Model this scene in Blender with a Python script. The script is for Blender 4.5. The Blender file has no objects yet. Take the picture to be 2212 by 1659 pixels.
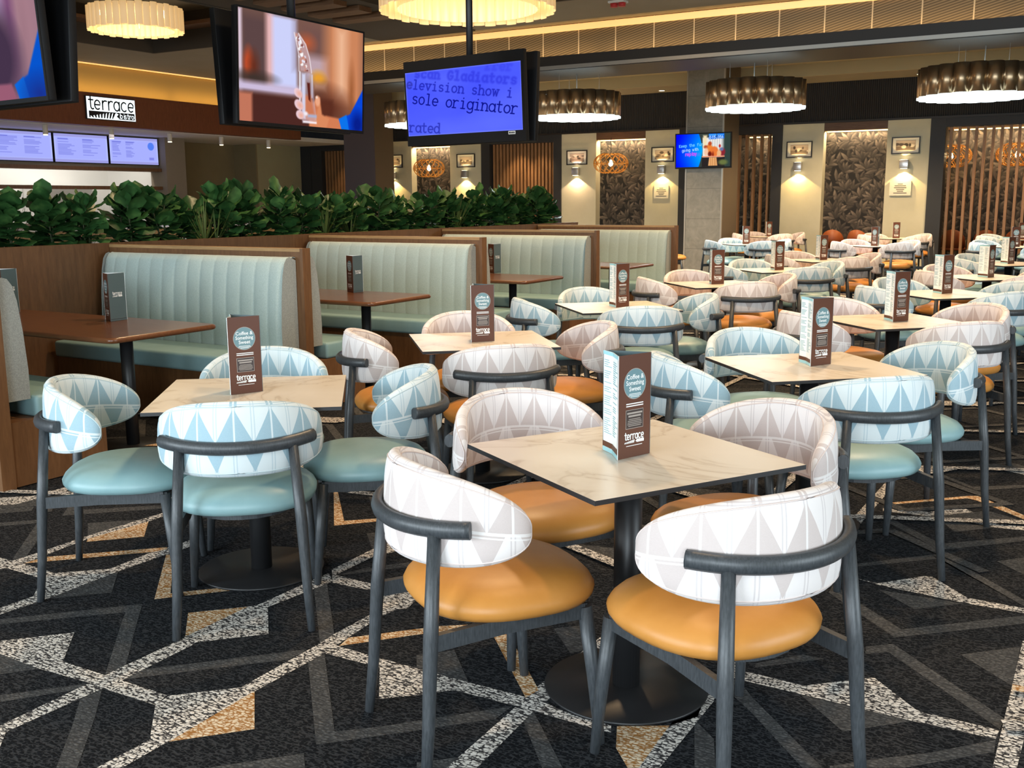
import bpy, bmesh, math, random
import numpy as np
from mathutils import Vector, Matrix

SC = bpy.context.scene
COL = SC.collection
random.seed(7)
PI = math.pi

# ---------------------------------------------------------------- camera
cam_d = bpy.data.cameras.new('camera')
cam = bpy.data.objects.new('camera', cam_d)
COL.objects.link(cam)
cam_d.sensor_fit = 'HORIZONTAL'
cam_d.sensor_width = 36.0
cam_d.lens = 36.0 * 2218.17 / 2212.0
cam_d.clip_end = 200
_yaw, _pit, _rol = math.radians(30.5357), math.radians(10.0649), math.radians(-0.3653)
_fw = Vector((-math.sin(_yaw) * math.cos(_pit), math.cos(_yaw) * math.cos(_pit), -math.sin(_pit)))
_r0 = Vector((math.cos(_yaw), math.sin(_yaw), 0))
_u0 = _r0.cross(_fw)
_r = _r0 * math.cos(_rol) + _u0 * math.sin(_rol)
_u = _u0 * math.cos(_rol) - _r0 * math.sin(_rol)
_m = Matrix((( _r.x, _u.x, -_fw.x, 0), (_r.y, _u.y, -_fw.y, 0), (_r.z, _u.z, -_fw.z, 1.44525), (0, 0, 0, 1)))
cam.matrix_world = _m
SC.camera = cam

# ---------------------------------------------------------------- world, big lights, exposure
w = bpy.data.worlds.new('world'); SC.world = w; w.use_nodes = True
w.node_tree.nodes['Background'].inputs[0].default_value = (0.75, 0.85, 1.0, 1)
w.node_tree.nodes['Background'].inputs[1].default_value = 0.12
SC.view_settings.view_transform = 'Standard'
SC.view_settings.look = 'None'
SC.view_settings.gamma = 1.0
SC.view_settings.exposure = 0.45
SC.view_settings.use_curve_mapping = False
SC.cycles.use_denoising = True
SC.cycles.max_bounces = 7
SC.cycles.diffuse_bounces = 4
SC.cycles.glossy_bounces = 3
SC.cycles.transmission_bounces = 4
SC.cycles.sample_clamp_indirect = 6.0
SC.cycles.caustics_reflective = False
SC.cycles.caustics_refractive = False

def light(name, kind, loc, energy, color, target=None, size=1, size_y=None, angle=None, blend=0.2, radius=0.05):
    d = bpy.data.lights.new(name, kind); d.energy = energy; d.color = color
    if kind == 'AREA':
        d.shape = 'RECTANGLE'; d.size = size; d.size_y = size_y or size
    elif kind == 'SPOT':
        d.spot_size = angle; d.spot_blend = blend; d.shadow_soft_size = radius
    elif kind == 'POINT':
        d.shadow_soft_size = radius
    o = bpy.data.objects.new(name, d); COL.objects.link(o); o.location = loc
    if target is not None:
        o.rotation_euler = (Vector(target) - Vector(loc)).to_track_quat('-Z', 'Y').to_euler()
    return o

# daylight through the windows behind the photographer, plus one added lamp on the right
DAY = (0.80, 0.92, 1.0)
light('window_daylight', 'AREA', (-8.0, -4.05, 1.78), 330, DAY, (-2.2, 3.4, 0.6), 2.6, 2.5)
light('window_daylight', 'AREA', (-3.4, -4.05, 1.78), 285, DAY, (-3.0, 5, 0.6), 3.0, 2.5)
light('window_daylight', 'AREA', (1.6, -4.05, 1.78), 290, DAY, (-1.0, 5, 0.6), 3.0, 2.5)
light('window_daylight', 'AREA', (5.0, 3.0, 1.8), 210, DAY, (-3, 6, 0.6), 4.6, 2.4)  # side daylight added from the right, no window seen there
# general warm fill from overhead, added as bare spots without fixtures
WARM = (1.0, 0.68, 0.38)
for (x, y, e) in ((-1.2, 3.2, 60), (-3.0, 5.2, 140), (-1.2, 7.2, 170), (-3.2, 9.6, 200), (-1.2, 11.6, 200), (-3.4, 13.4, 200), (-6.2, 6.5, 90), (-6.2, 9.5, 90),
                  (-5.2, 17.6, 330), (-2.6, 18.0, 330), (-9.0, 18.0, 260), (-12.0, 18.5, 260), (-1.6, 20.5, 200), (-5.0, 20.5, 200)):
    light('ceiling_fill', 'SPOT', (x, y, 4.12 if y < 14 else 4.0), e * 1.7, WARM, (x, y, 0), angle=math.radians(120), blend=0.6, radius=0.12)

# ---------------------------------------------------------------- helpers
def tag(o, label=None, cat=None, group=None, kind=None):
    if label: o['label'] = label
    if cat: o['category'] = cat
    if group: o['group'] = group
    if kind: o['kind'] = kind
    return o

def thing(name, label, cat, loc=(0, 0, 0), rz=0.0, group=None):
    o = bpy.data.objects.new(name, None); COL.objects.link(o)
    o.empty_display_size = 0.1
    o.location = loc; o.rotation_euler = (0, 0, rz)
    return tag(o, label, cat, group)

KIDS = {}
def put(name, mesh, parent=None):
    o = bpy.data.objects.new(name, mesh); COL.objects.link(o)
    if parent is not None:
        o.parent = parent; KIDS.setdefault(parent.name, []).append(o)
    return o

def dup(root, loc, rz, label=None, group=None, scale=None):
    r = root.copy(); COL.objects.link(r); r.location = loc; r.rotation_euler = (0, 0, rz)
    if label: r['label'] = label
    if group: r['group'] = group
    if scale: r.scale = scale
    for ch in KIDS.get(root.name, []):
        c = ch.copy(); COL.objects.link(c); c.parent = r
        KIDS.setdefault(r.name, []).append(c)
        for g in KIDS.get(ch.name, []):
            d = g.copy(); COL.objects.link(d); d.parent = c
            KIDS.setdefault(c.name, []).append(d)
    return r

class MB:
    """collects shapes, builds ONE mesh"""
    def __init__(s): s.v = []; s.f = []; s.sm = []; s.mi = []; s.uv = {}
    def add(s, vs, fs, smooth=False, mi=0, uv=None):
        b = len(s.v); s.v += [tuple(p) for p in vs]
        for k, f in enumerate(fs):
            s.f.append(tuple(b + i for i in f)); s.sm.append(smooth); s.mi.append(mi)
        if uv is not None:
            for i, q in enumerate(uv): s.uv[b + i] = q
        return s
    def box(s, x0, x1, y0, y1, z0, z1, mi=0):
        vs = [(x, y, z) for z in (z0, z1) for y in (y0, y1) for x in (x0, x1)]
        fs = [(0, 2, 3, 1), (4, 5, 7, 6), (0, 1, 5, 4), (2, 6, 7, 3), (0, 4, 6, 2), (1, 3, 7, 5)]
        return s.add(vs, fs, False, mi)
    def bbox(s, x0, x1, y0, y1, z0, z1, r=0.01, seg=3, mi=0):
        bm = bmesh.new(); bmesh.ops.create_cube(bm, size=1)
        for v in bm.verts:
            v.co = ((x0 + x1) / 2 + v.co.x * (x1 - x0), (y0 + y1) / 2 + v.co.y * (y1 - y0), (z0 + z1) / 2 + v.co.z * (z1 - z0))
        bmesh.ops.bevel(bm, geom=bm.edges[:], offset=r, segments=seg, profile=0.5, affect='EDGES')
        bm.verts.index_update()
        s.add([v.co[:] for v in bm.verts], [[v.index for v in f.verts] for f in bm.faces], True, mi); bm.free(); return s
    def prism(s, pts, z0, z1, mi=0, smooth=False):
        n = len(pts)
        vs = [(x, y, z0) for x, y in pts] + [(x, y, z1) for x, y in pts]
        s.add(vs, [tuple(reversed(range(n))), tuple(range(n, 2 * n))], False, mi)
        b = len(s.v) - 2 * n
        for i in range(n):
            j = (i + 1) % n
            s.f.append((b + i, b + j, b + n + j, b + n + i)); s.sm.append(smooth); s.mi.append(mi)
        return s
    def lathe(s, prof, n=24, c=(0, 0, 0), mi=0, smooth=True, caps=True):
        vs = []; m = len(prof)
        for i in range(n):
            a = 2 * PI * i / n
            vs += [(c[0] + r * math.cos(a), c[1] + r * math.sin(a), c[2] + z) for r, z in prof]
        fs = []
        for i in range(n):
            j = (i + 1) % n
            for k in range(m - 1):
                fs.append((i * m + k, j * m + k, j * m + k + 1, i * m + k + 1))
        s.add(vs, fs, smooth, mi)
        if caps:
            b = len(s.v) - n * m
            for k, rev in ((0, True), (m - 1, False)):
                if prof[k][0] > 1e-6:
                    ring = [b + i * m + k for i in range(n)]
                    s.f.append(tuple(reversed(ring)) if rev else tuple(ring)); s.sm.append(False); s.mi.append(mi)
        return s
    def tube(s, pts, rad, n=8, mi=0, caps=True, flat=None, smooth=True):
        """pts polyline, rad float or list, flat=(ax,az) ellipse scale"""
        P = [Vector(p) for p in pts]; m = len(P)
        if not isinstance(rad, (list, tuple)): rad = [rad] * m
        T = [(P[min(i + 1, m - 1)] - P[max(i - 1, 0)]).normalized() for i in range(m)]
        ref = Vector((0, 0, 1)) if abs(T[0].z) < 0.9 else Vector((1, 0, 0))
        vs = []
        for i in range(m):
            a = T[i].cross(ref)
            if a.length < 1e-5: a = T[i].cross(Vector((0, 1, 0)))
            a.normalize(); b = a.cross(T[i]).normalized()
            fx, fz = flat or (1, 1)
            for k in range(n):
                t = 2 * PI * k / n + (PI / 4 if n == 4 else 0)
                vs.append(P[i] + (a * math.cos(t) * fx + b * math.sin(t) * fz) * rad[i])
        fs = []
        for i in range(m - 1):
            for k in range(n):
                l = (k + 1) % n
                fs.append((i * n + k, i * n + l, (i + 1) * n + l, (i + 1) * n + k))
        s.add(vs, fs, smooth, mi)
        if caps:
            b = len(s.v) - m * n
            s.f.append(tuple(reversed(range(b, b + n)))); s.sm.append(False); s.mi.append(mi)
            s.f.append(tuple(range(b + (m - 1) * n, b + m * n))); s.sm.append(False); s.mi.append(mi)
        return s
    def mesh(s, name, *mats):
        me = bpy.data.meshes.new(name)
        me.from_pydata(s.v, [], s.f)
        for m in mats: me.materials.append(m)
        me.polygons.foreach_set('use_smooth', s.sm)
        me.polygons.foreach_set('material_index', s.mi)
        if s.uv:
            ul = me.uv_layers.new(name='UVMap')
            li = np.zeros(len(me.loops), np.int32); me.loops.foreach_get('vertex_index', li)
            arr = np.array([s.uv.get(int(i), (0, 0)) for i in li], np.float32)
            ul.data.foreach_set('uv', arr.ravel())
        me.update()
        return me
    def build(s, name, mats, parent=None, recalc=True):
        if not isinstance(mats, (list, tuple)): mats = [mats]
        me = s.mesh(name, *mats)
        if recalc:
            bm = bmesh.new(); bm.from_mesh(me); bmesh.ops.recalc_face_normals(bm, faces=bm.faces[:]); bm.to_mesh(me); bm.free()
        return put(name, me, parent)

def move(o, M):
    o.data.transform(M); o.data.update(); return o

# ---------------------------------------------------------------- materials
def mat(name, color, rough=0.5, metal=0.0, spec=0.5, emit=None, es=0.0, coat=0.0, sheen=0.0):
    m = bpy.data.materials.new(name); m.use_nodes = True
    b = m.node_tree.nodes['Principled BSDF']
    b.inputs['Base Color'].default_value = (*color, 1)
    b.inputs['Roughness'].default_value = rough
    b.inputs['Metallic'].default_value = metal
    b.inputs['Specular IOR Level'].default_value = spec
    if coat: b.inputs['Coat Weight'].default_value = coat
    if sheen: b.inputs['Sheen Weight'].default_value = sheen
    if emit:
        b.inputs['Emission Color'].default_value = (*emit, 1); b.inputs['Emission Strength'].default_value = es
    return m

class NT:
    """little node builder"""
    def __init__(s, m): s.t = m.node_tree; s.n = s.t.nodes; s.b = s.n.get('Principled BSDF')
    def lk(s, a, b): s.t.links.new(a, b)
    def val(s, i, v):
        if v is None: return
        if hasattr(v, 'links') or isinstance(v, bpy.types.NodeSocket): s.lk(v, i)
        else: i.default_value = v
    def m(s, op, a, b=None, c=None, clamp=False):
        n = s.n.new('ShaderNodeMath'); n.operation = op; n.use_clamp = clamp
        for i, v in enumerate((a, b, c)): s.val(n.inputs[i], v)
        return n.outputs[0]
    def mix(s, f, a, b):
        n = s.n.new('ShaderNodeMix'); n.data_type = 'RGBA'; n.clamp_factor = True
        s.val(n.inputs[0], f)
        for i, v in ((6, a), (7, b)):
            if isinstance(v, tuple): n.inputs[i].default_value = (*v, 1) if len(v) == 3 else v
            else: s.lk(v, n.inputs[i])
        return n.outputs[2]
    def ramp(s, f, stops):
        n = s.n.new('ShaderNodeValToRGB'); s.lk(f, n.inputs[0]); e = n.color_ramp.elements
        while len(e) < len(stops): e.new(0.5)
        for k, (p, c) in enumerate(stops):
            e[k].position = p; e[k].color = (*c, 1) if len(c) == 3 else c
        return n.outputs[0]
    def coord(s, kind='Object', scale=(1, 1, 1), rot=(0, 0, 0)):
        c = s.n.new('ShaderNodeTexCoord'); mp = s.n.new('ShaderNodeMapping')
        mp.inputs['Scale'].default_value = scale; mp.inputs['Rotation'].default_value = rot
        s.lk(c.outputs[kind], mp.inputs[0]); return mp.outputs[0]
    def noise(s, vec, scale=5, detail=3, rough=0.5, dist=0.0):
        n = s.n.new('ShaderNodeTexNoise'); n.inputs['Scale'].default_value = scale; n.inputs['Detail'].default_value = detail
        n.inputs['Roughness'].default_value = rough; n.inputs['Distortion'].default_value = dist
        s.lk(vec, n.inputs['Vector']); return n.outputs[0]
    def wave(s, vec, scale=5, dist=0.0, detail=2, axis='X', prof='SIN'):
        n = s.n.new('ShaderNodeTexWave'); n.bands_direction = axis; n.wave_profile = prof
        n.inputs['Scale'].default_value = scale; n.inputs['Distortion'].default_value = dist; n.inputs['Detail'].default_value = detail
        s.lk(vec, n.inputs['Vector']); return n.outputs['Fac']
    def bump(s, h, strength=0.3, dist=0.01):
        n = s.n.new('ShaderNodeBump'); n.inputs['Strength'].default_value = strength; n.inputs['Distance'].default_value = dist
        s.lk(h, n.inputs['Height']); s.lk(n.outputs[0], s.b.inputs['Normal'])
    def base(s, c): s.lk(c, s.b.inputs['Base Color'])
    def sep(s, vec):
        n = s.n.new('ShaderNodeSeparateXYZ'); s.lk(vec, n.inputs[0]); return n.outputs

def wood(name, dark, light_, rough=0.45, scale=(1.2, 1.2, 9), axis='X', coat=0.0):
    """veneer; grain runs along the axis whose scale is smallest"""
    m = mat(name, light_, rough, coat=coat); n = NT(m)
    v = n.coord('Object', scale)
    a = n.noise(v, 7, 5, 0.6, 0.4); b = n.noise(v, 34, 3, 0.6)
    f = n.m('ADD', n.m('MULTIPLY', a, 0.75), n.m('MULTIPLY', b, 0.25))
    n.base(n.ramp(f, [(0.32, dark), (0.68, light_)])); return m

def mottled(name, c1, c2, scale=30, rough=0.8, bump=0.0, detail=4, sheen=0.0, spec=0.3):
    m = mat(name, c1, rough, spec=spec, sheen=sheen); n = NT(m)
    f = n.noise(n.coord('Object'), scale, detail, 0.6)
    n.base(n.ramp(f, [(0.35, c1), (0.65, c2)]))
    if bump: n.bump(f, bump, 0.004)
    return m

def carpet_mat(name, c1, c2, lo, hi):
    m = mat(name, c1, 0.95, spec=0.1); n = NT(m)
    v = n.coord('Object', (66, 88, 1), (0, 0, 0.10))
    vo = n.n.new('ShaderNodeTexVoronoi'); vo.feature = 'DISTANCE_TO_EDGE'; vo.inputs['Scale'].default_value = 1.0; vo.inputs['Randomness'].default_value = 0.7
    n.lk(v, vo.inputs['Vector'])
    a = n.noise(n.coord('Object', (40, 130, 1), (0, 0, 0.10)), 1.0, 2, 0.5, 0.4)
    f = n.m('ADD', n.m('MULTIPLY', vo.outputs['Distance'], 0.9), n.m('MULTIPLY', n.m('SUBTRACT', a, 0.5), 0.75))
    n.base(n.ramp(f, [(lo, c1), (hi, c2)])); n.bump(f, 0.35, 0.006)
    return m

def chair_fabric(name, tri, ground, line, dline):
    """woven upholstery printed with rows of triangles; u,v in metres along the back"""
    m = mat(name, ground, 0.85, spec=0.2, sheen=0.2); n = NT(m)
    uvn = n.n.new('ShaderNodeUVMap'); uvn.uv_map = 'UVMap'
    o = n.sep(uvn.outputs[0]); u, v = o[0], o[1]
    P = 0.128
    def tri_w(off):   # 0 at centre of a period, 0.5 at its edge
        a = n.m('FRACT', n.m('ADD', n.m('DIVIDE', u, P), off))
        return n.m('ABSOLUTE', n.m('SUBTRACT', a, 0.5))
    d0, d1 = tri_w(100.5), tri_w(100.0)
    V0, V1, VB = 0.0, 0.117, -0.100
    hgt = n.m('DIVIDE', n.m('SUBTRACT', v, V0), V1 - V0)                # 0..1 over the upper row
    up = n.m('MULTIPLY', n.m('LESS_THAN', d0, n.m('MULTIPLY', n.m('SUBTRACT', 1.0, hgt), 0.5)), n.m('MULTIPLY', n.m('GREATER_THAN', hgt, 0.0), n.m('LESS_THAN', hgt, 1.0)))
    hl = n.m('DIVIDE', n.m('SUBTRACT', v, V0), VB)                      # 0..1 going down
    dn = n.m('MULTIPLY', n.m('LESS_THAN', d1, n.m('MULTIPLY', n.m('SUBTRACT', 1.0, hl), 0.36)), n.m('MULTIPLY', n.m('GREATER_THAN', hl, 0.0), n.m('LESS_THAN', hl, 1.0)))
    top = n.m('GREATER_THAN', v, 0.122)
    dt = n.m('MULTIPLY', top, n.m('LESS_THAN', d0, 0.10))
    t = n.m('MAXIMUM', n.m('MAXIMUM', up, dn), dt)
    wv = n.noise(n.coord('Object', (60, 60, 420)), 3, 2, 0.6)
    wv2 = n.noise(n.coord('Object', (300, 300, 60)), 3, 1, 0.5)
    amt = n.m('ADD', 0.70, n.m('MULTIPLY', wv, 0.5))
    col = n.mix(n.m('MULTIPLY', t, amt, clamp=True), ground, tri)
    # vertical double lines through apexes and valleys, and horizontal seams
    def lines(d, w0, w1): return n.m('MULTIPLY', n.m('GREATER_THAN', d, w0), n.m('LESS_THAN', d, w1))
    vl = n.m('MAXIMUM', lines(d0, 0.025, 0.055), lines(d1, 0.025, 0.055))
    pale = n.m('MAXIMUM', n.m('LESS_THAN', d0, 0.025), 0.0)
    def hline(v0, w): return n.m('LESS_THAN', n.m('ABSOLUTE', n.m('SUBTRACT', v, v0)), w)
    hp = n.m('MAXIMUM', hline(V0, 0.004), hline(V0 - 0.011, 0.0022))
    hd = n.m('MAXIMUM', n.m('MAXIMUM', hline(0.121, 0.0016), hline(0.127, 0.0014)), n.m('MAXIMUM', hline(-0.106, 0.0016), hline(-0.112, 0.0014)))
    col = n.mix(n.m('MULTIPLY', n.m('MULTIPLY', vl, 0.55), n.m('SUBTRACT', 1.0, t)), col, dline)
    col = n.mix(n.m('MULTIPLY', n.m('MULTIPLY', pale, t), 0.7), col, line)
    col = n.mix(n.m('MULTIPLY', hp, 0.75), col, line)
    col = n.mix(n.m('MULTIPLY', hd, 0.75), col, dline)
    n.base(col)
    n.bump(n.m('ADD', wv, wv2), 0.12, 0.002)
    return m

M = {}
M['blue_fabric'] = chair_fabric('blue_fabric', (0.31, 0.45, 0.52), (0.66, 0.72, 0.73), (0.78, 0.82, 0.82), (0.38, 0.50, 0.56))
M['pink_fabric'] = chair_fabric('pink_fabric', (0.57, 0.485, 0.46), (0.76, 0.70, 0.68), (0.83, 0.79, 0.77), (0.50, 0.44, 0.44))
M['blue_piping'] = mat('blue_piping', (0.55, 0.64, 0.66), 0.8)
M['pink_piping'] = mat('pink_piping', (0.66, 0.56, 0.53), 0.8)
M['teal_vinyl'] = mottled('teal_vinyl', (0.235, 0.385, 0.405), (0.265, 0.42, 0.435), 8, 0.42, 0, spec=0.4)
M['mustard_vinyl'] = mottled('mustard_vinyl', (0.53, 0.225, 0.045), (0.58, 0.255, 0.058), 8, 0.42, 0, spec=0.4)
m = mat('charcoal_timber', (0.04, 0.045, 0.05), 0.42, spec=0.5); n = NT(m)
n.base(n.ramp(n.noise(n.coord('Object', (20, 20, 3)), 12, 4, 0.6), [(0.3, (0.030, 0.034, 0.038)), (0.7, (0.062, 0.068, 0.075))])); M['frame'] = m
M['black_metal'] = mat('black_metal', (0.012, 0.012, 0.013), 0.42, spec=0.5)
M['black_plastic'] = mat('black_plastic', (0.006, 0.006, 0.007), 0.5, spec=0.25)
M['edge_black'] = mat('edge_black', (0.022, 0.022, 0.024), 0.5)
# marble-look laminate
m = mat('marble_laminate', (0.62, 0.56, 0.48), 0.28, spec=0.5); n = NT(m)
v = n.coord('Object', (1, 1, 1), (0, 0, 0.5))
vein = n.noise(v, 1.5, 5, 0.55, 1.6)
ve = n.m('ABSOLUTE', n.m('SUBTRACT', vein, 0.5))
cl = n.noise(v, 3.0, 3, 0.5, 0.5)
base = n.ramp(cl, [(0.3, (0.82, 0.745, 0.635)), (0.7, (0.88, 0.81, 0.705))])
n.base(n.mix(n.ramp(ve, [(0.0, (0.42,) * 3), (0.016, (0.10,) * 3), (0.05, (0, 0, 0))]), base, (0.42, 0.30, 0.18))); M['marble'] = m
M['booth_timber'] = wood('booth_timber', (0.115, 0.05, 0.018), (0.19, 0.088, 0.034), 0.5, (5, 5, 0.7))
M['cap_timber'] = wood('cap_timber', (0.30, 0.17, 0.07), (0.44, 0.27, 0.12), 0.5, (0.8, 8, 8))
M['table_timber'] = wood('table_timber', (0.105, 0.036, 0.014), (0.175, 0.066, 0.026), 0.28, (0.7, 7, 7), coat=0.15)
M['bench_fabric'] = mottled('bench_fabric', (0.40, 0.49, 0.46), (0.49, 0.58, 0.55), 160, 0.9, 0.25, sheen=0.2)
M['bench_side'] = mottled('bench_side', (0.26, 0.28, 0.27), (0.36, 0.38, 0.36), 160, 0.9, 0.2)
M['leaf'] = None
m = mat('fig_leaf', (0.03, 0.10, 0.03), 0.38, spec=0.5); n = NT(m)
n.base(n.ramp(n.noise(n.coord('Object'), 9, 2, 0.5), [(0.3, (0.014, 0.050, 0.014)), (0.52, (0.034, 0.105, 0.028)), (0.72, (0.10, 0.22, 0.06))])); M['leaf'] = m
M['stem'] = mat('plant_stem', (0.06, 0.07, 0.03), 0.7)
M['grass_leaf'] = mat('grass_leaf', (0.10, 0.14, 0.03), 0.6)
M['soil'] = mottled('soil', (0.02, 0.015, 0.01), (0.05, 0.04, 0.03), 40, 1)
# carpets
M['carpet_dark'] = carpet_mat('carpet_dark', (0.036, 0.038, 0.042), (0.0065, 0.0075, 0.0095), 0.01, 0.13)
M['carpet_grey'] = carpet_mat('carpet_grey', (0.042, 0.043, 0.045), (0.112, 0.112, 0.112), 0.0, 0.35)
M['carpet_cream'] = carpet_mat('carpet_cream', (0.04, 0.038, 0.04), (0.72, 0.68, 0.63), 0.03, 0.16)
M['carpet_tan'] = carpet_mat('carpet_tan', (0.34, 0.16, 0.05), (0.70, 0.58, 0.42), 0.03, 0.20)
# room
M['cream_wall'] = mottled('cream_wall', (0.63, 0.60, 0.43), (0.67, 0.64, 0.47), 3, 0.85)
M['dark_frame'] = mat('dark_frame', (0.028, 0.029, 0.031), 0.6)
m = mat('ribbed_black', (0.018, 0.017, 0.016), 0.6); n = NT(m)
wv = n.wave(n.coord('Object', (1, 1, 1)), 7.5, 0, 0, 'X'); n.base(n.ramp(wv, [(0.2, (0.006, 0.006, 0.006)), (0.7, (0.035, 0.032, 0.028))])); n.bump(wv, 0.6, 0.02); M['ribbed'] = m
M['beam'] = mat('beam_brown', (0.020, 0.015, 0.011), 0.5)
M['silver'] = mat('silver_trim', (0.42, 0.40, 0.36), 0.35, 0.6)
M['ceiling'] = mottled('ceiling_paint', (0.30, 0.265, 0.20), (0.315, 0.28, 0.215), 2, 0.9)
M['ceiling_dark'] = mat('ceiling_dark', (0.05, 0.038, 0.026), 0.8)
M['beige_band'] = mat('beige_band', (0.46, 0.40, 0.24), 0.8)
M['raft'] = wood('raft_timber', (0.10, 0.045, 0.02), (0.19, 0.10, 0.05), 0.5, (0.6, 6, 6))
m = mat('mesh_panel', (0.45, 0.34, 0.19), 0.6); n = NT(m)
o = n.sep(n.coord('Object'))
ln = n.m('FRACT', n.m('ADD', n.m('DIVIDE', o[0], 0.66), 50.0)); seam = n.m('LESS_THAN', ln, 0.03)
wv = n.wave(n.coord('Object', (1, 1, 1), (0, 0.25, 0)), 9.0, 0, 0, 'Z')
c = n.ramp(wv, [(0.25, (0.10, 0.075, 0.042)), (0.75, (0.25, 0.19, 0.11))])
n.base(n.mix(seam, c, (0.62, 0.52, 0.36))); M['mesh_panel'] = m
M['bulkhead'] = wood('bulkhead_veneer', (0.14, 0.04, 0.018), (0.22, 0.07, 0.03), 0.45, (6, 6, 0.8))
M['mustard_wall'] = mat('mustard_wall', (0.33, 0.225, 0.075), 0.85)
M['white'] = mat('white_paint', (0.72, 0.70, 0.66), 0.7)
M['steel'] = mat('stainless', (0.6, 0.6, 0.58), 0.3, 0.8)
M['khaki'] = mottled('khaki_wall', (0.235, 0.185, 0.10), (0.25, 0.20, 0.11), 2, 0.9)
M['khaki_light'] = mottled('khaki_light_wall', (0.36, 0.33, 0.20), (0.38, 0.35, 0.21), 2, 0.9)
M['taupe'] = mottled('taupe_wall', (0.25, 0.205, 0.15), (0.27, 0.22, 0.16), 2, 0.9)
M['grey_green'] = mottled('grey_green_wall', (0.17, 0.165, 0.12), (0.18, 0.175, 0.13), 2, 0.9)
m = mat('stone_tile', (0.2, 0.2, 0.18), 0.45); n = NT(m)
o = n.sep(n.coord('Object'))
ns = n.noise(n.coord('Object'), 6, 6, 0.65, 1.0); jt = n.m('LESS_THAN', n.m('FRACT', n.m('ADD', n.m('DIVIDE', o[2], 0.6), 10.2)), 0.012)
n.base(n.mix(jt, n.ramp(ns, [(0.3, (0.155, 0.155, 0.135)), (0.7, (0.235, 0.23, 0.205))]), (0.09, 0.09, 0.085))); M['stone'] = m
M['column_plum'] = mat('column_plum', (0.085, 0.07, 0.075), 0.6)
M['column_brown'] = mat('column_brown', (0.115, 0.085, 0.055), 0.5)
M['slat'] = wood('slat_timber', (0.24, 0.12, 0.05), (0.40, 0.22, 0.10), 0.5, (6, 6, 0.7))
M['slat_back'] = wood('slat_backing', (0.13, 0.06, 0.022), (0.22, 0.11, 0.045), 0.6, (6, 6, 0.7))
M['orange_leather'] = mat('orange_leather', (0.30, 0.075, 0.02), 0.5)
M['tile_floor'] = mottled('tile_floor', (0.42, 0.38, 0.33), (0.46, 0.42, 0.36), 1.5, 0.4)
M['bronze'] = mat('bronze', (0.50, 0.36, 0.22), 0.33, 0.95)
M['sconce_metal'] = mat('sconce_metal', (0.62, 0.62, 0.62), 0.3, 0.8)
M['opal_light'] = mat('opal_light', (0.9, 0.95, 0.95), 0.5, emit=(0.80, 0.97, 1.0), es=1.5)
M['warm_led'] = mat('warm_led', (1, 0.8, 0.5), 0.5, emit=(1.0, 0.62, 0.22), es=3.0)
M['cove_glow'] = mat('cove_glow', (1, 0.8, 0.5), 0.5, emit=(1.0, 0.50, 0.14), es=0.62)  # emission stands in for light falling on the cove faces
M['bulb'] = mat('bulb', (1, 0.9, 0.7), 0.5, emit=(1.0, 0.78, 0.42), es=14)
M['glass_rod'] = mat('glass_rod', (0.70, 0.60, 0.44), 0.25, emit=(1.0, 0.58, 0.21), es=0.40)
M['rattan'] = mat('rattan', (0.62, 0.38, 0.13), 0.6); n = NT(M['rattan'])
tl = n.n.new('ShaderNodeBsdfTranslucent'); tl.inputs[0].default_value = (0.95, 0.62, 0.22, 1); mx = n.n.new('ShaderNodeMixShader'); mx.inputs[0].default_value = 0.55
n.lk(n.b.outputs[0], mx.inputs[1]); n.lk(tl.outputs[0], mx.inputs[2]); n.lk(mx.outputs[0], n.n['Material Output'].inputs[0])
M['menu_brown'] = mat('menu_brown', (0.10, 0.037, 0.021), 0.42, spec=0.3)
M['menu_slate'] = mat('menu_slate', (0.085, 0.125, 0.135), 0.32)
M['menu_white'] = mat('menu_white', (0.82, 0.86, 0.86), 0.4)
M['menu_text'] = mat('menu_text', (0.82, 0.84, 0.84), 0.5)
M['menu_badge'] = mat('menu_badge', (0.13, 0.24, 0.27), 0.4)
M['menu_ring'] = mat('menu_ring', (0.34, 0.30, 0.27), 0.4)
M['menu_black'] = mat('menu_black', (0.035, 0.022, 0.020), 0.4)
M['menu_ink'] = mat('menu_ink', (0.25, 0.42, 0.45), 0.6)
M['menu_cyan'] = mat('menu_cyan', (0.32, 0.60, 0.66), 0.4)
M['sign_face'] = mat('sign_face', (0.85, 0.95, 1), 0.4, emit=(0.80, 0.95, 1.0), es=1.05)
M['sign_ink'] = mat('sign_ink', (0.01, 0.011, 0.018), 0.5)
M['spot_white'] = mat('spot_white', (0.68, 0.62, 0.52), 0.5)
M['spot_lens'] = mat('spot_lens', (1, 0.9, 0.7), 0.5, emit=(1, 0.82, 0.5), es=6)
M['paper'] = mat('paper', (0.72, 0.70, 0.60), 0.6)
M['ink'] = mat('ink', (0.12, 0.11, 0.10), 0.7)
M['red'] = mat('red_mark', (0.5, 0.03, 0.03), 0.5)
M['frame_black'] = mat('frame_black', (0.018, 0.014, 0.012), 0.4)
M['wire'] = mat('wire', (0.45, 0.45, 0.42), 0.5)

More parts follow.
